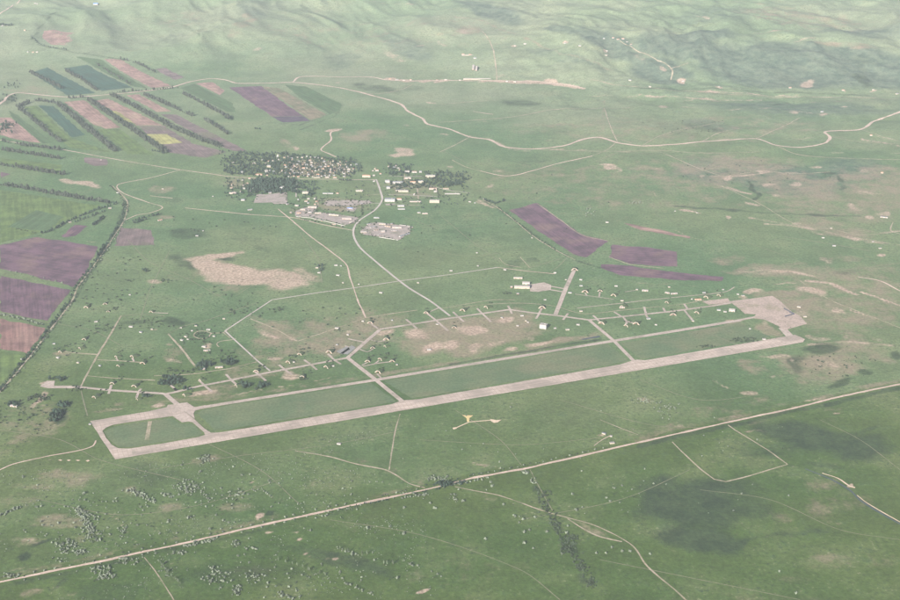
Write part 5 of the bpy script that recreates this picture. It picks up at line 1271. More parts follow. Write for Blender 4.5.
def crown_geo(seed, h, r, z0, lobes, cards):
    """uneven crown: several lumpy leaf clumps plus loose leaf sprays round them"""
    g = np.random.default_rng(seed)
    V, F, n = [], [], 0
    for k in range(lobes):
        t = (k + .5) / lobes
        a, rad = g.uniform(0, 6.28), r * g.uniform(.15, .55)
        c = np.array([rad * math.cos(a), rad * math.sin(a), z0 + (h - z0) * (.2 + .62 * t)])
        s = r * g.uniform(.42, .68) * (1.05 - .45 * abs(t - .4))
        v = ICO_V * (s * g.uniform(.72, 1.28, (len(ICO_V), 1))) * np.array([1, 1, min(1.5, .6 * (h - z0) / r)])
        V.append(v + c); F.append(ICO_F + n); n += len(v)
    for k in range(cards):
        d = g.normal(size=3); d /= np.linalg.norm(d)
        c = np.array([0, 0, (z0 + h) / 2]) + d * np.array([r, r, (h - z0) / 2]) * g.uniform(.75, 1.12)
        u = g.normal(size=3); u /= np.linalg.norm(u)
        w_ = np.cross(u, d); w_ /= max(np.linalg.norm(w_), 1e-6)
        s = r * g.uniform(.14, .28)
        V.append(np.array([c - u * s, c + w_ * s * .8, c + u * s, c - w_ * s * .8]))
        F.append(np.array([[n, n + 1, n + 2], [n, n + 2, n + 3]])); n += 4
    return np.vstack(V), np.vstack(F)

def trunk_geo(h, r):
    V, F = [], []
    for z, q in ((-.5, 1.0), (h * .5, .75), (h, .4)):
        V += [(r * q * math.cos(i * 1.2566), r * q * math.sin(i * 1.2566), z) for i in range(5)]
    for k in range(2):
        for i in range(5):
            a, b = k * 5 + i, k * 5 + (i + 1) % 5
            F += [(a, b, b + 5), (a, b + 5, a + 5)]
    return np.array(V), np.array(F)

KINDS = {  # height, crown radius, crown base, lobes, cards, trunk radius, leaf material
    'windbreak_tree': (21, 6.6, 2.6, 6, 34, .36, 'leaf_windbreak'),
    'village_tree': (13, 5.0, 1.8, 6, 34, .28, 'leaf_dark'),
    'poplar_tree': (20, 3.4, 2.5, 7, 36, .35, 'leaf_poplar'),
    'shrub': (6.0, 3.9, .2, 5, 28, .12, 'leaf_grey'),
    'dark_bush': (5.0, 3.6, .2, 5, 28, .12, 'leaf_bush'),
}
GEO = {}
for k, (h, r, z0, lo, ca, tr, mt) in KINDS.items():
    GEO[k] = [(crown_geo(hash_ + 10 * i, h, r, z0, lo, ca), trunk_geo(z0 + (h - z0) * .5, tr)) for i, hash_ in enumerate([11, 23, 37])]
PL = {k: [] for k in KINDS}

def add(kind, p, s, label, group):
    PL[kind].append((p, s, label, group))

def row(px, kind, spacing, label, jit=3.0, lanes=1, lane_gap=7, s=(.75, 1.2), gaps=.08, group=None):
    w = P(px)[:, :2]
    for a, b in zip(w[:-1], w[1:]):
        d = b - a
        L = np.linalg.norm(d)
        n = max(1, int(L / spacing))
        nr = np.array([-d[1], d[0]]) / max(L, 1e-6)
        for ln in range(lanes):
            for i in range(n):
                if rng.uniform() < gaps:
                    continue
                q = a + d * (i + .5) / n + nr * ((ln - (lanes - 1) / 2) * lane_gap) + rng.normal(0, jit, 2)
                add(kind, (q[0], q[1]), rng.uniform(*s), label, group or label)

def scatter(cx, cy, rx, ry, n, kind, label, s=(.5, 1.15), ang=0, group=None):
    a = R(ang)
    t, rr = rng.uniform(0, 6.283, n), np.sqrt(rng.uniform(0, 1, n)) * (1 + .25 * rng.normal(size=n))
    x, y = rr * np.cos(t) * rx, rr * np.sin(t) * ry
    px = np.stack([cx + x * math.cos(a) - y * math.sin(a), cy + x * math.sin(a) + y * math.cos(a)], -1)
    for q in P(px):
        add(kind, (q[0], q[1]), rng.uniform(*s) ** 1.2, label, group or label)

def area(poly, n, kind, label, s=(.7, 1.2), avoid=(), rad=(1.6, .9)):
    a = np.array(poly, float)
    q = rng.uniform(a.min(0), a.max(0), (n * 4, 2))
    q = q[pip(q[:, 0], q[:, 1], poly)][:n]
    q = q + rng.normal(0, 1, q.shape) * np.array([1.6, .7])
    for t in avoid:
        q = q[~((abs(q[:, 0] - t[0]) < rad[0]) & (q[:, 1] - t[1] > -.2) & (q[:, 1] - t[1] < rad[1]))]
    for p in P(q):
        add(kind, (p[0], p[1]), rng.uniform(*s), label, label)

WB = 'windbreak_tree'
for px, sp, lanes, lab in [
    ([(18.7, 107), (30.7, 102)], 9, 2, 'windbreak tree in the short row under the highway bend'),
    ([(34, 101.3), (45, 101.6), (58, 104)], 8, 2, 'windbreak tree in the curved row under the highway'),
    ([(16, 106), (30, 117), (45, 130), (60, 142.5)], 8, 3, 'windbreak tree in the row left of the dark green strip'),
    ([(58.7, 104.7), (80, 123), (100, 139), (116, 152)], 7.5, 4, 'windbreak tree in the row left of the broad pink field'),
    ([(88, 100), (110, 115), (135, 132), (166.7, 153.3)], 7.5, 4, 'windbreak tree in the row left of the yellow field'),
    ([(112, 95), (145, 113), (175, 129), (200, 140), (221, 147)], 7.5, 4, 'windbreak tree in the long row right of the yellow field'),
    ([(144, 95.3), (165, 104), (193, 116.5)], 9, 2, 'windbreak tree in the row right of the pale pink strip'),
    ([(182.7, 94), (205, 105), (230.7, 119.3)], 8, 3, 'windbreak tree in the row under the highway curve'),
    ([(204, 119.5), (215, 126), (228, 134.7)], 9, 2, 'windbreak tree in the short row above the mauve strip'),
    ([(106.7, 93.6), (140, 91.3), (178.7, 88.2)], 11, 1, 'roadside tree along the highway'),
    ([(68, 99), (84, 97.5)], 9, 1, 'roadside tree beside the highway at left'),
    ([(30, 72.5), (45, 80), (62, 89)], 10, 2, 'tree along the left edge of the first dark crop strip'),
    ([(65, 70.5), (82, 80), (97.5, 91)], 11, 2, 'tree between the two dark crop strips'),
    ([(95, 63), (115, 76), (132, 86)], 16, 1, 'scattered tree in the mid green strip'),
    ([(120, 59.5), (132, 62), (145, 67.5), (155, 73)], 12, 1, 'tree along the top of the long pink strip'),
    ([(0, 150), (30, 154.5), (61, 159.5)], 7.5, 3, 'windbreak tree in the second row from the top at the left edge'),
    ([(20, 145.5), (40, 147.5), (60, 150.5)], 8, 2, 'windbreak tree in the row beside the village road at left'),
    ([(0, 165), (30, 170), (64, 175.3)], 7.5, 3, 'windbreak tree in the third row at the left edge'),
    ([(0, 185), (30, 190), (70, 197.5), (109, 203.7)], 7.5, 3, 'windbreak tree in the long lowest row at left'),
    ([(0, 141.5), (25, 146)], 10, 1, 'windbreak tree in the topmost row at the left edge'),
]:
    row(px, WB, sp * 1.4, lab, 3.5, max(1, round(lanes * .75)), 10, (.38, 1.35), .22)
scatter(6, 127, 9, 6, 34, 'village_tree', 'dark tree in the clump on the left pink field', (.9, 1.4))
for px, sp, kind, lab in [
    ([(64, 223.7), (90.7, 212), (117, 203.7)], 12, 'village_tree', 'dark tree in the diagonal hedge above the small purple plot'),
    ([(72, 224), (95, 215), (105, 211)], 16, 'village_tree', 'dark tree on the lower side of the diagonal hedge'),
    ([(10, 228), (24, 230), (36, 233.7)], 18, 'dark_bush', 'bush at the left end of the diagonal hedge'),
    ([(40, 234), (52, 231), (64, 223.7)], 9, 'village_tree', 'dark tree where the hedge meets the purple field'),
    ([(93, 226), (99, 221), (105, 216)], 9, 'village_tree', 'dark tree in the short clump beside the hedge'),
    ([(8, 271), (30, 275.5), (64, 284)], 28, 'shrub', 'pale shrub between the two purple fields'),
    ([(0, 314), (20, 318.5), (44, 325)], 7, 'shrub', 'shrub in the row between purple and reddish fields'),
    ([(0, 314.5), (20, 319), (44, 325.5)], 9, 'dark_bush', 'dark bush in the row between purple and reddish fields'),
    ([(132, 222), (145, 218), (160, 214.5)], 7, 'village_tree', 'dark tree in the clump left of the white farmhouse'),
    ([(133, 224), (147, 220)], 9, 'village_tree', 'dark tree in the lower edge of the farmhouse clump'),
    ([(110, 186), (121, 196), (125, 208)], 16, 'dark_bush', 'dark bush by the pale hairpin track'),
    ([(480, 197), (495, 205.5), (515, 220.5), (535, 237), (557, 250.5)], 12, 'dark_bush', 'dark bush lining the ditch right of the village'),
    ([(483, 199.5), (495, 204), (505, 201)], 8, 'village_tree', 'dark tree at the head of the ditch'),
    ([(31, 37), (40, 45), (55, 48), (68, 50)], 22, 'village_tree', 'distant tree along the stream at upper left'),
    ([(225, 118), (232, 120)], 7, 'village_tree', 'dark tree at the lower end of the curved windbreak'),
    ([(253, 129), (260, 129.5)], 6, 'village_tree', 'dark tree in the isolated clump above the village'),
    ([(152, 150.5), (166, 154)], 10, 'village_tree', 'tree where the yellow field windbreak ends'),
]:
    row(px, kind, sp, lab, 3, 1, 6, (.7, 1.2))
canal = [(126, 204), (124, 220), (110, 242.5), (95, 264), (77.5, 287.5), (72.5, 300), (50, 330), (25, 362.5), (0, 392)]
for off, kind in ((-1.9, 'village_tree'), (1.9, 'dark_bush'), (-2.6, 'dark_bush'), (2.4, 'shrub')):
    row([(a + off, b) for a, b in canal], kind, 14 if kind != 'shrub' else 30, {'village_tree': 'dark tree', 'dark_bush': 'dark bush', 'shrub': 'pale shrub'}[kind] + ' in the hedges of the canal track at left', 4, 1, 6, (.55, 1.05), .25)
row([(103, 252), (98, 256), (104, 246)], 'village_tree', 8, 'taller dark tree where the canal track passes the purple field', 4, 1)

# village
allb = [np.array(t[0]) for t in TOWN] + [np.array(q) for q in HOUSES]
area([(225, 156), (244, 152.5), (290, 154), (292, 176.5), (226, 175)], 430, 'village_tree', 'leafy tree in the grove at the upper left of the village', (.8, 1.3), allb)
area([(286, 154), (330, 157.5), (357, 160), (362, 169), (352, 177.5), (286, 177)], 620, 'village_tree', 'garden tree among the houses of the upper village', (.5, 1.05), allb, (1.4, 1.0))
area([(258, 179), (295, 180.5), (297, 193), (284, 192), (262, 193.5), (245, 191)], 380, 'village_tree', 'tall dark tree in the park above the paved square', (1.0, 1.7), allb)
area([(224, 179), (262, 180), (258, 193), (238, 203), (226, 199)], 90, 'village_tree', 'garden tree in the lower left gardens of the village', (.6, 1.1), allb)
area([(299, 181), (316, 182), (318, 197), (298, 198)], 60, 'village_tree', 'tree in the small grove round the cream block', (.7, 1.2), allb)
area([(388, 163), (412, 165), (408, 176), (389, 175)], 90, 'village_tree', 'tree in the grove above the blocks', (.6, 1.1), allb)
area([(424, 171), (466, 173), (463, 186), (426, 188)], 190, 'village_tree', 'tree in the grove behind the long low white building', (.6, 1.15), allb)
area([(392, 183), (424, 180), (430, 187), (396, 190)], 130, 'village_tree', 'street tree between the apartment blocks', (.6, 1.0), allb)
area([(320, 198), (375, 197), (372, 213), (335, 214), (322, 208)], 70, 'dark_bush', 'hedge bush among the old garden plots', (.6, 1.2), allb)
area([(290, 196), (322, 197), (322, 216), (291, 215)], 50, 'dark_bush', 'bush on the slope beside the works yard', (.6, 1.2), allb)
area([(355, 222), (380, 222), (380, 238), (360, 236)], 26, 'dark_bush', 'bush beside the left part of the walled depot', (.6, 1.1), allb)
row([(297, 218.5), (345, 228)], 'dark_bush', 13, 'bush in front of the works yard wall', 3)
row([(362, 205), (361.5, 216)], 'dark_bush', 9, 'bush in the hedge line below the pump house', 3)
row([(339, 180.5), (352, 181)], 'village_tree', 8, 'dark street tree on the main street', 2)
area([(214, 147), (228, 146), (226, 165), (218, 165)], 18, 'village_tree', 'tree on the left outskirts of the village', (.6, 1.0))
area([(470, 172), (470, 180), (462, 184)], 10, 'village_tree', 'tree at the right tip of the village', (.6, 1.0))
scatter(5, 25, 6, 1.6, 16, 'village_tree', 'distant farm tree at the upper left edge', (1, 1.6))
scatter(12, 86, 9, 4, 12, 'village_tree', 'tree beside the highway at the left edge', (.8, 1.3))
scatter(9, 100, 9, 4, 22, 'village_tree', 'tree near the highway bend at the left edge', (.7, 1.2))

# airfield clumps
for a in [
    (170, 381.5, 13, 5, 70, 'village_tree', 'tree in the clump beside the left taxiway bend'), (204, 367, 8, 4, 40, 'village_tree', 'tree in the clump at the foot of the diagonal track'),
    (180, 372, 18, 3, 18, 'dark_bush', 'bush above the left taxiway clump'), (198, 337, 20, 9, 46, 'dark_bush', 'bush around the ring track'), (220, 355, 16, 6, 20, 'dark_bush', 'bush below the ring track'),
    (228, 363, 7, 3, 34, 'village_tree', 'tree in the clump by the bent road'), (244, 386, 5, 2.4, 16, 'village_tree', 'tree in the left of the dark clumps below the taxiway'), (263, 386, 6, 2.4, 20, 'village_tree', 'tree in the middle of the dark clumps below the taxiway'), (255, 389, 3, 1, 5, 'dark_bush', 'bush between the dark clumps below the taxiway'),
    (303, 379, 7, 2.4, 12, 'dark_bush', 'bush around the shelter below the taxiway'), (56, 416, 6, 6, 60, 'village_tree', 'tree in the dark thicket at far left'), (63, 406, 7, 2.6, 20, 'village_tree', 'tree above the dark thicket at far left'), (40, 398, 12, 3.4, 40, 'dark_bush', 'bush on the stony ridge at far left'), (13, 404, 8, 2.4, 16, 'village_tree', 'tree behind the white low barn'),
    (30, 415, 34, 16, 46, 'dark_bush', 'bush on the rough ground at far left'), (75, 389, 10, 2, 16, 'dark_bush', 'bush at the end of the left taxiway'), (60, 380, 9, 2, 10, 'village_tree', 'tree behind the concrete pad at far left'), (147, 397, 5, 1.6, 9, 'village_tree', 'tree beside the shelter under the left taxiway'), (187, 390, 4, 1.4, 5, 'village_tree', 'tree beside the right shelter of the left taxiway'),
    (100, 327, 24, 6, 24, 'dark_bush', 'bush scattered on the upper left grass'), (150, 322, 26, 6, 24, 'dark_bush', 'bush on the dark patch left of the ring'), (110, 290, 40, 26, 34, 'dark_bush', 'bush dotted over the left plain'), (230, 300, 50, 24, 24, 'dark_bush', 'bush dotted below the bare oval'), (330, 320, 60, 16, 20, 'dark_bush', 'bush dotted beside the bent road'),
    (70, 350, 14, 6, 12, 'dark_bush', 'bush beside the purple brown spur'), (240, 312, 16, 4, 18, 'dark_bush', 'bush along the upper bend of the road'), (280, 310, 8, 3, 12, 'dark_bush', 'bush inside the bent road'), (257, 226, 30, 6, 10, 'dark_bush', 'bush on the meadow below the village'), (318, 268, 6, 4, 8, 'village_tree', 'tree beside the huts on the village road'),
    (315, 200, 8, 3, 8, 'dark_bush', 'bush above the works yard'), (745, 340, 14, 2.2, 34, 'dark_bush', 'low bush at the right end of the runway grass'), (707, 346.5, 9, 1.2, 18, 'dark_bush', 'low bush in the strip beside the runway'), (430, 236, 40, 16, 14, 'dark_bush', 'bush on the meadow right of the depot'), (190, 225, 30, 10, 14, 'dark_bush', 'bush on the meadow left of the village'), (130, 262, 10, 8, 8, 'dark_bush', 'bush beside the canal meadow'),
    (146, 271, 6, 1.6, 8, 'village_tree', 'tree by the lone ruin on the left plain'), (167, 281, 8, 2, 8, 'dark_bush', 'bush round the bare patch on the left plain'), (505, 293, 6, 2, 8, 'dark_bush', 'bush left of the hangar complex'), (835, 366, 34, 16, 26, 'dark_bush', 'low bush on the damp ground beyond the runway'), (760, 175, 80, 14, 26, 'dark_bush', 'bush in the gullies of the right slope'), (700, 128, 40, 8, 30, 'dark_bush', 'bush on the far right pasture'),
    (560, 200, 70, 30, 12, 'dark_bush', 'bush on the pasture right of the village'), (590, 212, 12, 5, 16, 'shrub', 'pale shrub above the purple field'), (635, 203, 9, 2, 14, 'shrub', 'pale shrub on the mound right of the purple field'),
]:
    scatter(*a[:4], int(a[4] * (1.5 if a[5] == 'dark_bush' else 1)), a[5], a[6], (.5, 1.25))

# foreground shrubs
SHL = [
    ([(0, 516), (10, 511), (22, 507)], 5, 2, 'pale shrub in the hedge at the lower left edge'), ([(22, 507), (50, 507), (77, 508)], 14, 1, 'pale shrub along the old ditch at lower left'),
    ([(77, 508), (85, 521), (93, 533)], 4.5, 3, 'pale shrub in the dense slanting thicket at lower left'), ([(83, 512), (98, 520)], 6, 2, 'pale shrub beside the slanting thicket'), ([(72, 500), (95, 503), (120, 502)], 12, 1, 'pale shrub in the sparse line above the slanting thicket'),
    ([(128, 490), (142, 496), (155, 503)], 5, 3, 'pale shrub in the thicket below the turning loop'), ([(163, 494), (173, 497.5)], 5, 2, 'pale shrub in the short clump right of that thicket'), ([(202, 491), (210, 502)], 9, 1, 'pale shrub trailing from the round thicket'),
    ([(252, 489), (262, 491), (273, 498)], 10, 1, 'pale shrub on the short path above the dirt road'), ([(183, 547.5), (200, 543), (218, 538.5)], 5, 2, 'shrub hedging the lower side of the dirt road at left'), ([(312, 520), (333, 515)], 7, 1, 'shrub under the dirt road by the tall trees'),
    ([(278, 593), (285, 597), (294, 600)], 4.5, 2, 'pale shrub in the dense clump at the bottom edge'), ([(335, 548), (346, 552), (357, 557)], 7, 1, 'shrub along the dry stream'), ([(400, 499), (412, 497), (425, 494)], 8, 1, 'shrub below the road left of the junction'), ([(455, 485.5), (472, 481.5), (492, 477)], 6, 1, 'shrub below the road right of the junction'),
    ([(342, 583), (360, 590), (377, 597)], 8, 1, 'shrub in the low hedge at the bottom'), ([(410, 565), (425, 569), (442, 577)], 12, 1, 'shrub along the faint stream at the bottom'), ([(305, 528), (312, 532)], 6, 1, 'shrub on the short rise under the dirt road'), ([(0, 579), (100, 559.5), (225, 531), (300, 514), (420, 488)], 28, 1, 'small shrub on the upper verge of the dirt road'),
    ([(225, 537), (300, 519), (420, 493)], 30, 1, 'small shrub on the lower verge of the dirt road'), ([(470, 476), (520, 467), (605, 448)], 22, 1, 'small shrub on the verge right of the junction'), ([(0, 586), (100, 567), (180, 548)], 40, 1, 'small shrub below the dirt road at far left'),
]
for px, sp, lanes, lab in SHL:
    row(px, 'shrub', sp, lab, 3.0, lanes, 6, (.5, 1.0), .12)
for cx, cy, rx, ry, n, lab in [
    (188, 488, 13, 6.5, 70, 'pale shrub in the round thicket below the runway'), (235, 495, 13, 6, 18, 'pale shrub on the dry patch above the dirt road'), (205, 459, 7, 3.5, 30, 'pale shrub in the clump just below the runway'), (67, 546, 10, 8, 42, 'pale shrub in the loose thicket above the dirt road at left'), (80, 553, 10, 3, 18, 'pale shrub near the dirt road at left'),
    (103, 573, 11, 8, 60, 'pale shrub in the thicket below the dirt road at left'), (60, 560, 10, 3, 9, 'pale shrub left of the loose thicket'), (92, 538, 12, 7, 36, 'pale shrub between the thickets at left'), (128, 561, 14, 5, 26, 'pale shrub below the dirt road, right of the thicket'), (123, 533, 4, 7, 14, 'dark shrub on the short path at left'),
    (10, 576, 9, 2.5, 12, 'shrub at the lower left edge'), (180, 553, 6, 2.6, 12, 'pale shrub in the small clump below the road'), (236, 544, 5, 3.4, 14, 'pale shrub in the tight clump below the road'), (250, 549, 9, 2, 8, 'shrub right of the tight clump'), (217, 577, 14, 9, 48, 'pale shrub in the loose group near the bottom'), (236, 591, 5, 4.5, 22, 'pale shrub in the compact group at the bottom'),
    (253, 577, 9, 6, 18, 'pale shrub right of the compact group'), (436, 479, 10, 3, 22, 'shrub above the road junction'), (453, 498, 5, 4, 10, 'pale shrub below the road junction'), (415, 495, 14, 3, 16, 'shrub beside the junction'), (300, 495, 110, 22, 36, 'scattered shrub between runway and dirt road'), (130, 520, 110, 40, 110, 'scattered shrub on the lower left ground'), (320, 575, 110, 24, 44, 'scattered shrub at the bottom'),
    (520, 470, 130, 60, 26, 'lone shrub on the open grass in the middle foreground'), (525, 472.5, 5, 2, 14, 'dark shrub at the head of the faint path'), (533, 482, 3, 4, 8, 'shrub on the faint path'), (690, 470, 120, 60, 18, 'lone shrub on the open grass at lower right'), (215, 500, 30, 10, 22, 'pale shrub around the bare scar'), (165, 570, 5, 8, 10, 'shrub beside the dashed ditch'), (668, 411, 14, 8, 24, 'tiny shrub on the stony patch below the runway'), (645, 401, 14, 3.5, 20, 'tiny shrub in the left of the stony patch'),
    (630, 500, 24, 18, 10, 'lone shrub right of the faint path'),
]:
    scatter(cx, cy, rx, ry, int(n * 1.4), 'shrub', lab, (.28, .95))
    scatter(cx, cy, rx, ry, int(n * .7), 'dark_bush', lab.replace('pale shrub', 'green bush').replace('dark shrub', 'green bush').replace('shrub', 'green bush'), (.25, .8))
for px in [(181.7, 465.8), (200, 472.5), (233.3, 467.5), (241.7, 475.8), (250, 475), (220.8, 489), (188, 518.5), (191, 518), (215.8, 516), (137.5, 526), (167.5, 523), (210, 530), (223, 521), (238, 556.7), (249, 563.3), (267.5, 584), (289, 587.5), (404, 508.3), (403.3, 535), (390, 527.5), (404, 533), (374, 561), (367, 529), (397, 579), (410, 565), (23, 477.5),
           (403.5, 508.5), (434, 508.7), (436, 509), (430, 504), (490.7, 483), (492, 487), (462.7, 502), (503.3, 505.3), (513.7, 515.8), (515, 517), (519, 523), (523, 520), (535, 518), (524, 533), (529.5, 531), (566.7, 533.8), (546.7, 532.5), (562, 554.7), (533, 549), (485.5, 540), (611.7, 548.3), (606, 554), (596, 554), (572.5, 495), (610, 502), (576, 511), (524, 544), (622, 552), (630, 552), (650, 555), (779, 572), (796, 594), (84, 494), (58, 524), (116, 499)]:
    q = P([px])[0]
    add('shrub', (q[0], q[1]), rng.uniform(.85, 1.35), 'round pale shrub standing alone on the foreground grass', 'lone foreground shrubs')
for cx, cy, rx, ry, n, lab in [(443, 485, 9, 2.6, 46, 'dark tree at the road junction'), (457, 484, 9, 2, 20, 'dark bush right of the road junction')]:
    scatter(cx, cy, rx, ry, n, 'village_tree', lab, (.4, .85))
for cx, cy, rx, ry, n, lab in [(545, 503, 4, 12, 20, 'low dark bush in the upper strip beside the dusty track'), (556, 526, 4, 4, 20, 'low dark bush where the strip crosses the track'), (569, 545, 8, 10, 70, 'low dark bush in the dense strip below the track'), (581, 567, 4, 5, 26, 'low dark bush in the lower strip below the track'), (590, 583, 3.5, 3, 18, 'low dark bush at the lower end of the strip')]:
    scatter(cx, cy, rx, ry, int(n * 1.6), 'dark_bush', lab, (.35, 1.05), 20)
for i, (x, y) in enumerate(SHELTERS):
    for k in range(int(rng.integers(2, 7))):
        add('dark_bush', (x + rng.uniform(-4, 26), y + rng.uniform(18, 60)), rng.uniform(.6, 1.3), 'dark bush growing behind an aircraft shelter', 'bushes behind the aircraft shelters')
row([(537, 488), (546, 508), (556, 527), (566, 542), (577, 560), (585, 573), (592, 588)], 'dark_bush', 8, 'low dark bush along the whole strip crossing the dusty track', 6, 3, 6, (.5, 1.1))
for poly, lab in [([(360, 231), (370, 223), (376, 222), (398, 225), (411, 226.5), (410, 232), (400, 240), (380, 237), (363, 234.5), (360, 231)], 'bush along the edge of the walled depot'),
                  ([(295, 211.5), (303, 208), (318, 206), (314, 212), (335, 214), (359, 217.5), (355, 223), (345, 225), (333, 222), (310, 217), (295, 216), (295, 211.5)], 'bush along the edge of the works yard'),
                  ([(323, 204), (327, 200), (370, 200.5), (372, 203.5), (352, 206), (328, 206), (323, 204)], 'bush round the old garden plots'), ([(253.5, 203), (257, 194), (285, 192), (287.5, 204), (274, 204)], 'bush round the paved square'), ([(388, 176), (425, 176), (440, 197), (418, 200), (388, 205)], 'bush along the lanes between the blocks')]:
    row(poly, 'dark_bush', 11, lab, 5, 1, 6, (.5, 1.3), .25)
area([(380, 164), (470, 172), (470, 200), (440, 210), (384, 208)], 150, 'village_tree', 'small tree scattered among the apartment blocks', (.35, .8), allb)
area([(290, 180), (376, 182), (374, 200), (300, 200)], 60, 'village_tree', 'small tree on the green below the main street', (.3, .7), allb)
row([(330, 513.5), (375, 503), (425, 492.5), (480, 479.5)], 'village_tree', 9, 'small dark tree on the lower verge of the dirt road near the junction', 3, 1, 6, (.25, .6), .25)
row([(380, 497), (425, 486.5), (480, 474)], 'village_tree', 10, 'small dark tree on the upper verge of the dirt road near the junction', 3, 1, 6, (.25, .55), .25)
row([(480, 474.5), (540, 462.5), (610, 446.5)], 'dark_bush', 9, 'small dark bush on the upper verge right of the junction', 3, 1, 6, (.35, .9), .25)
row([(0, 580), (60, 567.5), (150, 548.5), (225, 531.5)], 'dark_bush', 16, 'small dark bush on the upper verge of the dirt road at left', 4, 1, 6, (.3, .7), .3)
# small scrubby bushes dotted over the airfield meadows, thicker in some places than in others
def sprinkle(poly, n, kind, label, s, seed):
    a = np.array(poly, float)
    q = rng.uniform(a.min(0), a.max(0), (n * 8, 2))
    q = q[pip(q[:, 0], q[:, 1], poly)]
    g = P(q)
    dens = fbm(g[:, 0] / 260, g[:, 1] / 260, seed, 4, .6)
    keep = rng.uniform(size=len(q)) < np.clip((dens + .02) * 2.2, .02, 1)
    for p in g[keep][:n]:
        add(kind, (p[0], p[1]), rng.uniform(*s), label, label)
sprinkle([(0, 400), (85, 395), (150, 330), (230, 296), (420, 296), (420, 350), (350, 360), (230, 395), (180, 402), (100, 418), (60, 470), (0, 470)], 900, 'dark_bush', 'small bush dotted over the left airfield meadow', (.16, .55), 201)
sprinkle([(100, 250), (220, 215), (420, 215), (520, 250), (560, 300), (440, 300), (230, 300), (100, 310)], 420, 'dark_bush', 'small bush dotted over the meadow below the village', (.16, .5), 202)
sprinkle([(560, 280), (720, 286), (800, 300), (900, 330), (900, 380), (810, 345), (640, 330), (420, 362), (430, 330)], 420, 'dark_bush', 'small bush dotted over the right airfield meadow', (.16, .5), 203)
sprinkle([(0, 470), (110, 470), (300, 440), (460, 420), (420, 485), (200, 536), (0, 575)], 800, 'shrub', 'small pale shrub dotted over the lower left ground', (.16, .5), 204)
sprinkle([(0, 590), (225, 540), (420, 500), (440, 600), (0, 600)], 420, 'shrub', 'small pale shrub dotted along the bottom', (.16, .5), 205)
# tall trees that throw long shadows
for px, sp, lab in [([(275, 559.5), (288, 563.5), (307, 570.5), (327, 576)], 8, 'tall slim tree in the row above the bottom edge'), ([(345, 511.5), (358, 508)], 7, 'tall slim tree below the dirt road'), ([(158, 562), (170, 575), (183, 590)], 7, 'tall tree in the slanting row at lower left'), ([(335, 549), (357, 557)], 22, 'tall tree beside the dry stream')]:
    row(px, 'poplar_tree', sp, lab, 3, 1, 6, (.35, .72))
for px in [(362, 555), (367, 555), (384, 565), (387, 565.5), (393, 565), (348, 553)]:
    q = P([px])[0]
    add('poplar_tree', (q[0], q[1]), .8, 'tall tree with a long shadow on the bottom grass', 'tall bottom trees')

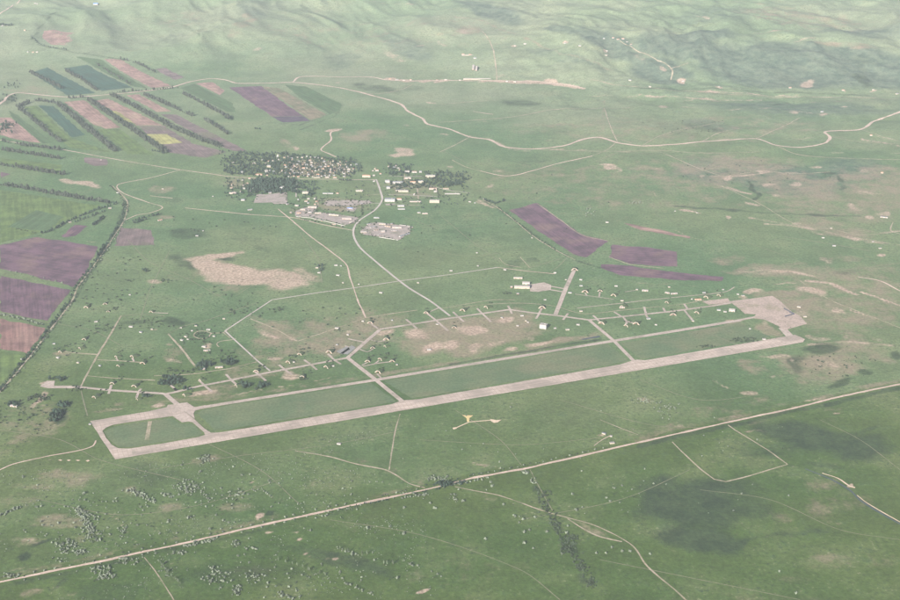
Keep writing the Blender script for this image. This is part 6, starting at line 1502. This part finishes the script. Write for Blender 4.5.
# build: the 300 that show largest of each kind are things of their own, the rest one mass
def plant_meshes(kind):
    out = []
    for (cv, cf), (tv, tf) in GEO[kind]:
        out.append((raw('crown', cv.tolist(), cf.tolist(), M[KINDS[kind][6]]), raw('trunk', tv.tolist(), tf.tolist(), M['bark'])))
    return out
STUFF_LABEL = {'windbreak_tree': 'mass of further windbreak trees between the far fields', 'village_tree': 'mass of further dark trees around village and hedges', 'poplar_tree': 'further tall trees', 'shrub': 'mass of further small pale shrubs on the grass', 'dark_bush': 'mass of further low dark bushes on the plain'}
CATEGORY = {'windbreak_tree': 'tree', 'village_tree': 'tree', 'poplar_tree': 'tree', 'shrub': 'shrub', 'dark_bush': 'bush'}
for kind, lst in PL.items():
    ms = plant_meshes(kind)
    xy = np.array([q[0] for q in lst])
    z = hs(xy[:, 0], xy[:, 1])
    size = np.array([q[1] for q in lst]) / np.hypot(np.hypot(xy[:, 0], xy[:, 1]), CAM_H)
    order = np.argsort(-size)
    LIMIT = 300
    # where a small group is wholly made of individuals, say which one it is, counted from the left
    members = {}
    for i in order:
        members.setdefault(lst[i][2], []).append(i)
    single = set(order[:LIMIT])
    for lab, ids in members.items():
        if 1 < len(ids) <= len(ORD) and all(i in single for i in ids) and len(lab.split()) <= 13:
            ids = sorted(ids, key=lambda i: xy[i, 0] / (xy[i, 1] * math.cos(PITCH) + CAM_H * math.sin(PITCH)))
            for k, i in enumerate(ids):
                lst[i] = (lst[i][0], lst[i][1], lab + ', %s from left' % ORD[k], lst[i][3])
    VV, FF, MI, n = [], [], [], 0
    for rank, i in enumerate(order):
        (x, y), s, lab, grp = lst[i]
        v = int(rng.integers(3))
        rot = float(rng.uniform(0, 6.283))
        if rank < LIMIT:
            o = thing(kind, lab, CATEGORY[kind], (x, y, z[i]), rot, grp)
            o.scale = (s * rng.uniform(.85, 1.15), s * rng.uniform(.85, 1.15), s)
            part('crown', ms[v][0], o)
            part('trunk', ms[v][1], o)
        else:
            c, sn = math.cos(rot), math.sin(rot)
            for k in (0, 1):
                a, f = GEO[kind][v][k]
                VV.append(np.stack([(a[:, 0] * c - a[:, 1] * sn) * s + x, (a[:, 0] * sn + a[:, 1] * c) * s + y, a[:, 2] * s + z[i]], -1))
                FF.append(f + n)
                MI.append(np.full(len(f), k))
                n += len(a)
    if VV:
        V, F, mi = np.vstack(VV).astype(np.float32), np.vstack(FF).astype(np.int32), np.concatenate(MI).astype(np.int32)
        me = bpy.data.meshes.new(kind + '_mass')
        me.vertices.add(len(V)); me.vertices.foreach_set('co', V.ravel())
        me.loops.add(F.size); me.loops.foreach_set('vertex_index', F.ravel())
        me.polygons.add(len(F)); me.polygons.foreach_set('loop_start', np.arange(0, F.size, 3, dtype=np.int32))
        me.update(calc_edges=True)
        me.materials.append(M[KINDS[kind][6]]); me.materials.append(M['bark'])
        me.polygons.foreach_set('material_index', mi)
        o = bpy.data.objects.new({'shrub': 'shrub_mass', 'dark_bush': 'bush_mass'}.get(kind, 'tree_mass'), me)
        COL.objects.link(o)
        o['kind'], o['label'], o['category'] = 'stuff', STUFF_LABEL[kind], CATEGORY[kind]
print('PLANTS', {k: len(v) for k, v in PL.items()})


# ------------------------------------------------------------------ haze: one closed box of pale air round everything
def build_haze():
    x0, x1, y0, y1 = -60500, 60500, -20500, 70500
    z0, z1 = float(ZZ.min()) - 1.5, max(CAM_H, float(ZZ.max())) + 25
    v = [(x, y, z) for z in (z0, z1) for x, y in ((x0, y0), (x1, y0), (x1, y1), (x0, y1))]
    f = [(3, 2, 1, 0), (4, 5, 6, 7), (0, 1, 5, 4), (1, 2, 6, 5), (2, 3, 7, 6), (3, 0, 4, 7)]
    me = bpy.data.meshes.new('haze')
    me.from_pydata(v, [], f)
    m = bpy.data.materials.new('haze_air')
    m.use_nodes = True
    nt = m.node_tree
    nt.nodes.remove(nt.nodes['Principled BSDF'])
    pv = nt.nodes.new('ShaderNodeVolumePrincipled')
    pv.inputs['Color'].default_value = HAZE_COLOR + (1,)
    pv.inputs['Density'].default_value = HAZE_DENSITY
    pv.inputs['Anisotropy'].default_value = 0.0
    nt.links.new(pv.outputs[0], nt.nodes['Material Output'].inputs['Volume'])
    me.materials.append(m)
    o = bpy.data.objects.new('haze', me)
    COL.objects.link(o)
    o['kind'] = 'stuff'
    o['label'] = 'pale summer haze over the plain and hills'
    o['category'] = 'haze'
build_haze()
